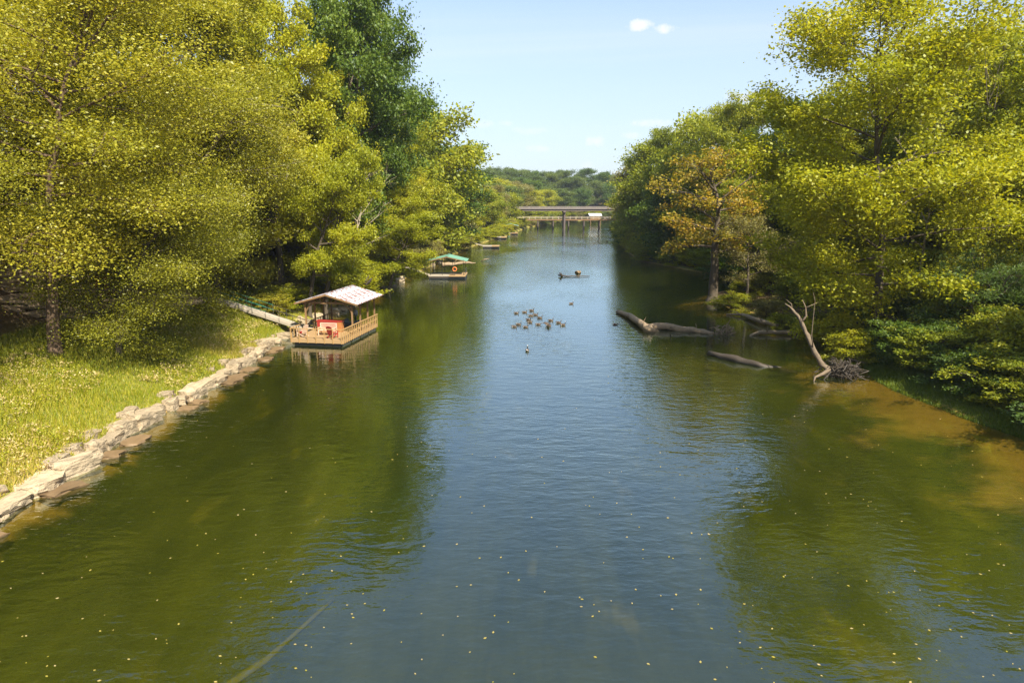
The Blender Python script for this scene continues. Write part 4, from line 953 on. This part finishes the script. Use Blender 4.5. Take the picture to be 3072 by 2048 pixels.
# ------------------------------------------------------------------ geese
m_gb = simple('goose_brown_feathers', (.105, .075, .050), .8, .3, 14); m_gk = simple('goose_black_feathers', (.012, .011, .010), .6, .2); m_gw = simple('goose_white_feathers', (.70, .66, .58), .8, .1); m_gc = simple('goose_pale_breast', (.24, .18, .12), .8, .2)
def goose_mesh(neck):
    """one continuous skin: tail, body, breast, neck, head, bill; material per ring"""
    prof = [(-.40, .13, .010, .006, 1), (-.34, .12, .05, .02, 1), (-.28, .10, .085, .05, 2), (-.20, .09, .125, .09, 0), (-.08, .09, .150, .125, 0), (.06, .08, .150, .130, 0), (.16, .08, .125, .12, 3), (.23, .11, .085, .09, 3)]
    if neck == 'up': nk = [(.26, .18, .050, .052, 1), (.275, .26, .036, .036, 1), (.275, .34, .032, .032, 1), (.285, .40, .034, .036, 1), (.315, .435, .038, .040, 2), (.355, .43, .030, .030, 1), (.39, .42, .016, .014, 1), (.42, .415, .008, .005, 1)]
    elif neck == 'low': nk = [(.29, .14, .050, .052, 1), (.34, .18, .036, .036, 1), (.39, .22, .032, .032, 1), (.43, .25, .034, .036, 1), (.47, .26, .038, .040, 2), (.51, .25, .030, .030, 1), (.54, .235, .016, .014, 1), (.57, .225, .008, .005, 1)]
    else: nk = [(.26, .16, .050, .052, 1), (.25, .23, .036, .036, 1), (.24, .28, .033, .033, 1), (.26, .32, .035, .037, 1), (.295, .335, .038, .040, 2), (.335, .33, .030, .030, 1), (.37, .315, .016, .014, 1), (.40, .305, .008, .005, 1)]
    R = prof + nk; n = 12; V = []; F = []; mi = []
    for i, (x, z, ry, rz_, m_) in enumerate(R):
        a = R[max(0, i - 1)]; c = R[min(len(R) - 1, i + 1)]; d = Vector((c[0] - a[0], 0, c[1] - a[1])).normalized(); N = Vector((-d.z, 0, d.x))
        for k in range(n):
            t = 2 * math.pi * k / n; q = Vector((x, 0, z)) + Vector((0, 1, 0)) * ry * math.cos(t) + N * rz_ * math.sin(t); V.append(q)
    for i in range(len(R) - 1):
        for k in range(n): F.append((i * n + k, i * n + (k + 1) % n, (i + 1) * n + (k + 1) % n, (i + 1) * n + k)); mi.append(R[i + 1][4] if i > 6 else R[i][4])
    F.append(tuple(range(n))); mi.append(1); F.append(tuple(range(len(R) * n - 1, (len(R) - 1) * n - 1, -1))); mi.append(1)
    me = bpy.data.meshes.new('goose'); me.from_pydata(V, [], F); me.update()
    for x in (m_gb, m_gk, m_gw, m_gc): me.materials.append(x)
    me.polygons.foreach_set('material_index', mi); me.polygons.foreach_set('use_smooth', [True] * len(F)); return me
GM = {k: goose_mesh(k) for k in ('up', 'low', 'back')}
fold = MB()
fold.add([(.14, .0, .0), (.10, .02, .07), (-.12, .02, .085), (-.36, -.06, .06), (-.14, .015, -.02), (.04, .02, -.05), (.12, -.03, .0), (-.34, -.08, .05)], [(0, 1, 2, 4), (0, 4, 5), (2, 3, 4), (0, 6, 1), (3, 7, 4), (1, 6, 7, 2), (2, 7, 3), (6, 5, 4, 7), (0, 5, 6)])
FOLD = fold.mesh('folded_wing', m_gb)
def goose(u, v, rz, neck, label, s=.86, flap=False, group='geese swimming on the river'):
    p = gp(u, v, 0); o = empty('goose', (p.x, p.y, -.01), rz); o.scale = (s, s, s); tag(o, label, 'goose', group)
    link('body', GM[neck], o)
    if flap:
        for sy in (1, -1):
            b = MB(); q = [(.14, 0, .16), (.05, .28, .34), (-.12, .62, .42), (-.30, .95, .30), (-.42, .85, .22), (-.36, .5, .26), (-.28, .22, .20), (-.22, 0, .15)]
            V = [(x, y * sy, z) for x, y, z in q]; V += [(x, y, z - .025) for x, y, z in V]; n = 8
            F = [(0, 1, 6, 7), (1, 2, 5, 6), (2, 3, 4, 5)]; F += [tuple(i + n for i in reversed(f)) for f in F]; F += [(i, (i + 1) % n + n * 0, (i + 1) % n + n, i + n) for i in range(n)]
            b.add(V, F); b.build('wing', m_gb, o)
    else:
        for sy in (1, -1): link('wing', FOLD, o, (0, .125 * sy, .115), None, (1, sy, 1))
rg = random.Random(3)
flock = [(1186, 720, 'back'), (1205, 718, 'up'), (1221, 714, 'up'), (1219, 726, 'up'), (1230, 724, 'up'), (1240, 731, 'up'), (1214, 735, 'up'), (1217, 741, 'back'), (1265, 737, 'up'), (1283, 742, 'up'), (1293, 747, 'up'), (1191, 746, 'up'), (1181, 751, 'up'), (1207, 752, 'up'), (1236, 746, 'low')]
for (u, v, nk) in flock:
    goose(u, v, rg.uniform(-.35, .35), nk, {'up': 'brown goose with black neck held upright swimming in the flock', 'back': 'goose with drawn-in neck swimming in the flock', 'low': 'goose with neck stretched low in the middle of the flock'}[nk])
goose(1260, 749, .25, 'up', 'goose beating its spread wings at the front of the flock', flap=True)
goose(1312, 698, .3, 'up', 'single goose swimming ahead of the flock')
goose(1413, 746, -.3, 'low', 'lone low-necked goose swimming near the fallen log', s=.75)
goose(1211, 806, 1.45, 'up', 'lone goose seen from behind paddling well apart from the flock', s=.95)
goose(1394, 556, 0, 'up', 'far dark goose near the bridge', group='far geese near the bridges'); goose(1401, 548, 0, 'up', 'far dark goose near the bridge', group='far geese near the bridges')

# ------------------------------------------------------------------ river haze
def haze():
    m = bpy.data.materials.new('river_haze'); m.use_nodes = True; g = NT(m.node_tree)
    v = g.n('ShaderNodeVolumePrincipled', inp={'Color': (.80, .88, 1.0, 1), 'Density': .00017, 'Anisotropy': .2}).outputs[0]
    o = g.n('ShaderNodeOutputMaterial'); g.t.links.new(v, o.inputs['Volume'])
    tag(MB().span((-2600, -250, -4.5), (2600, 2900, 75)).build('haze', m), 'thin pale haze in the air over the river', 'haze', kind='stuff')
haze()
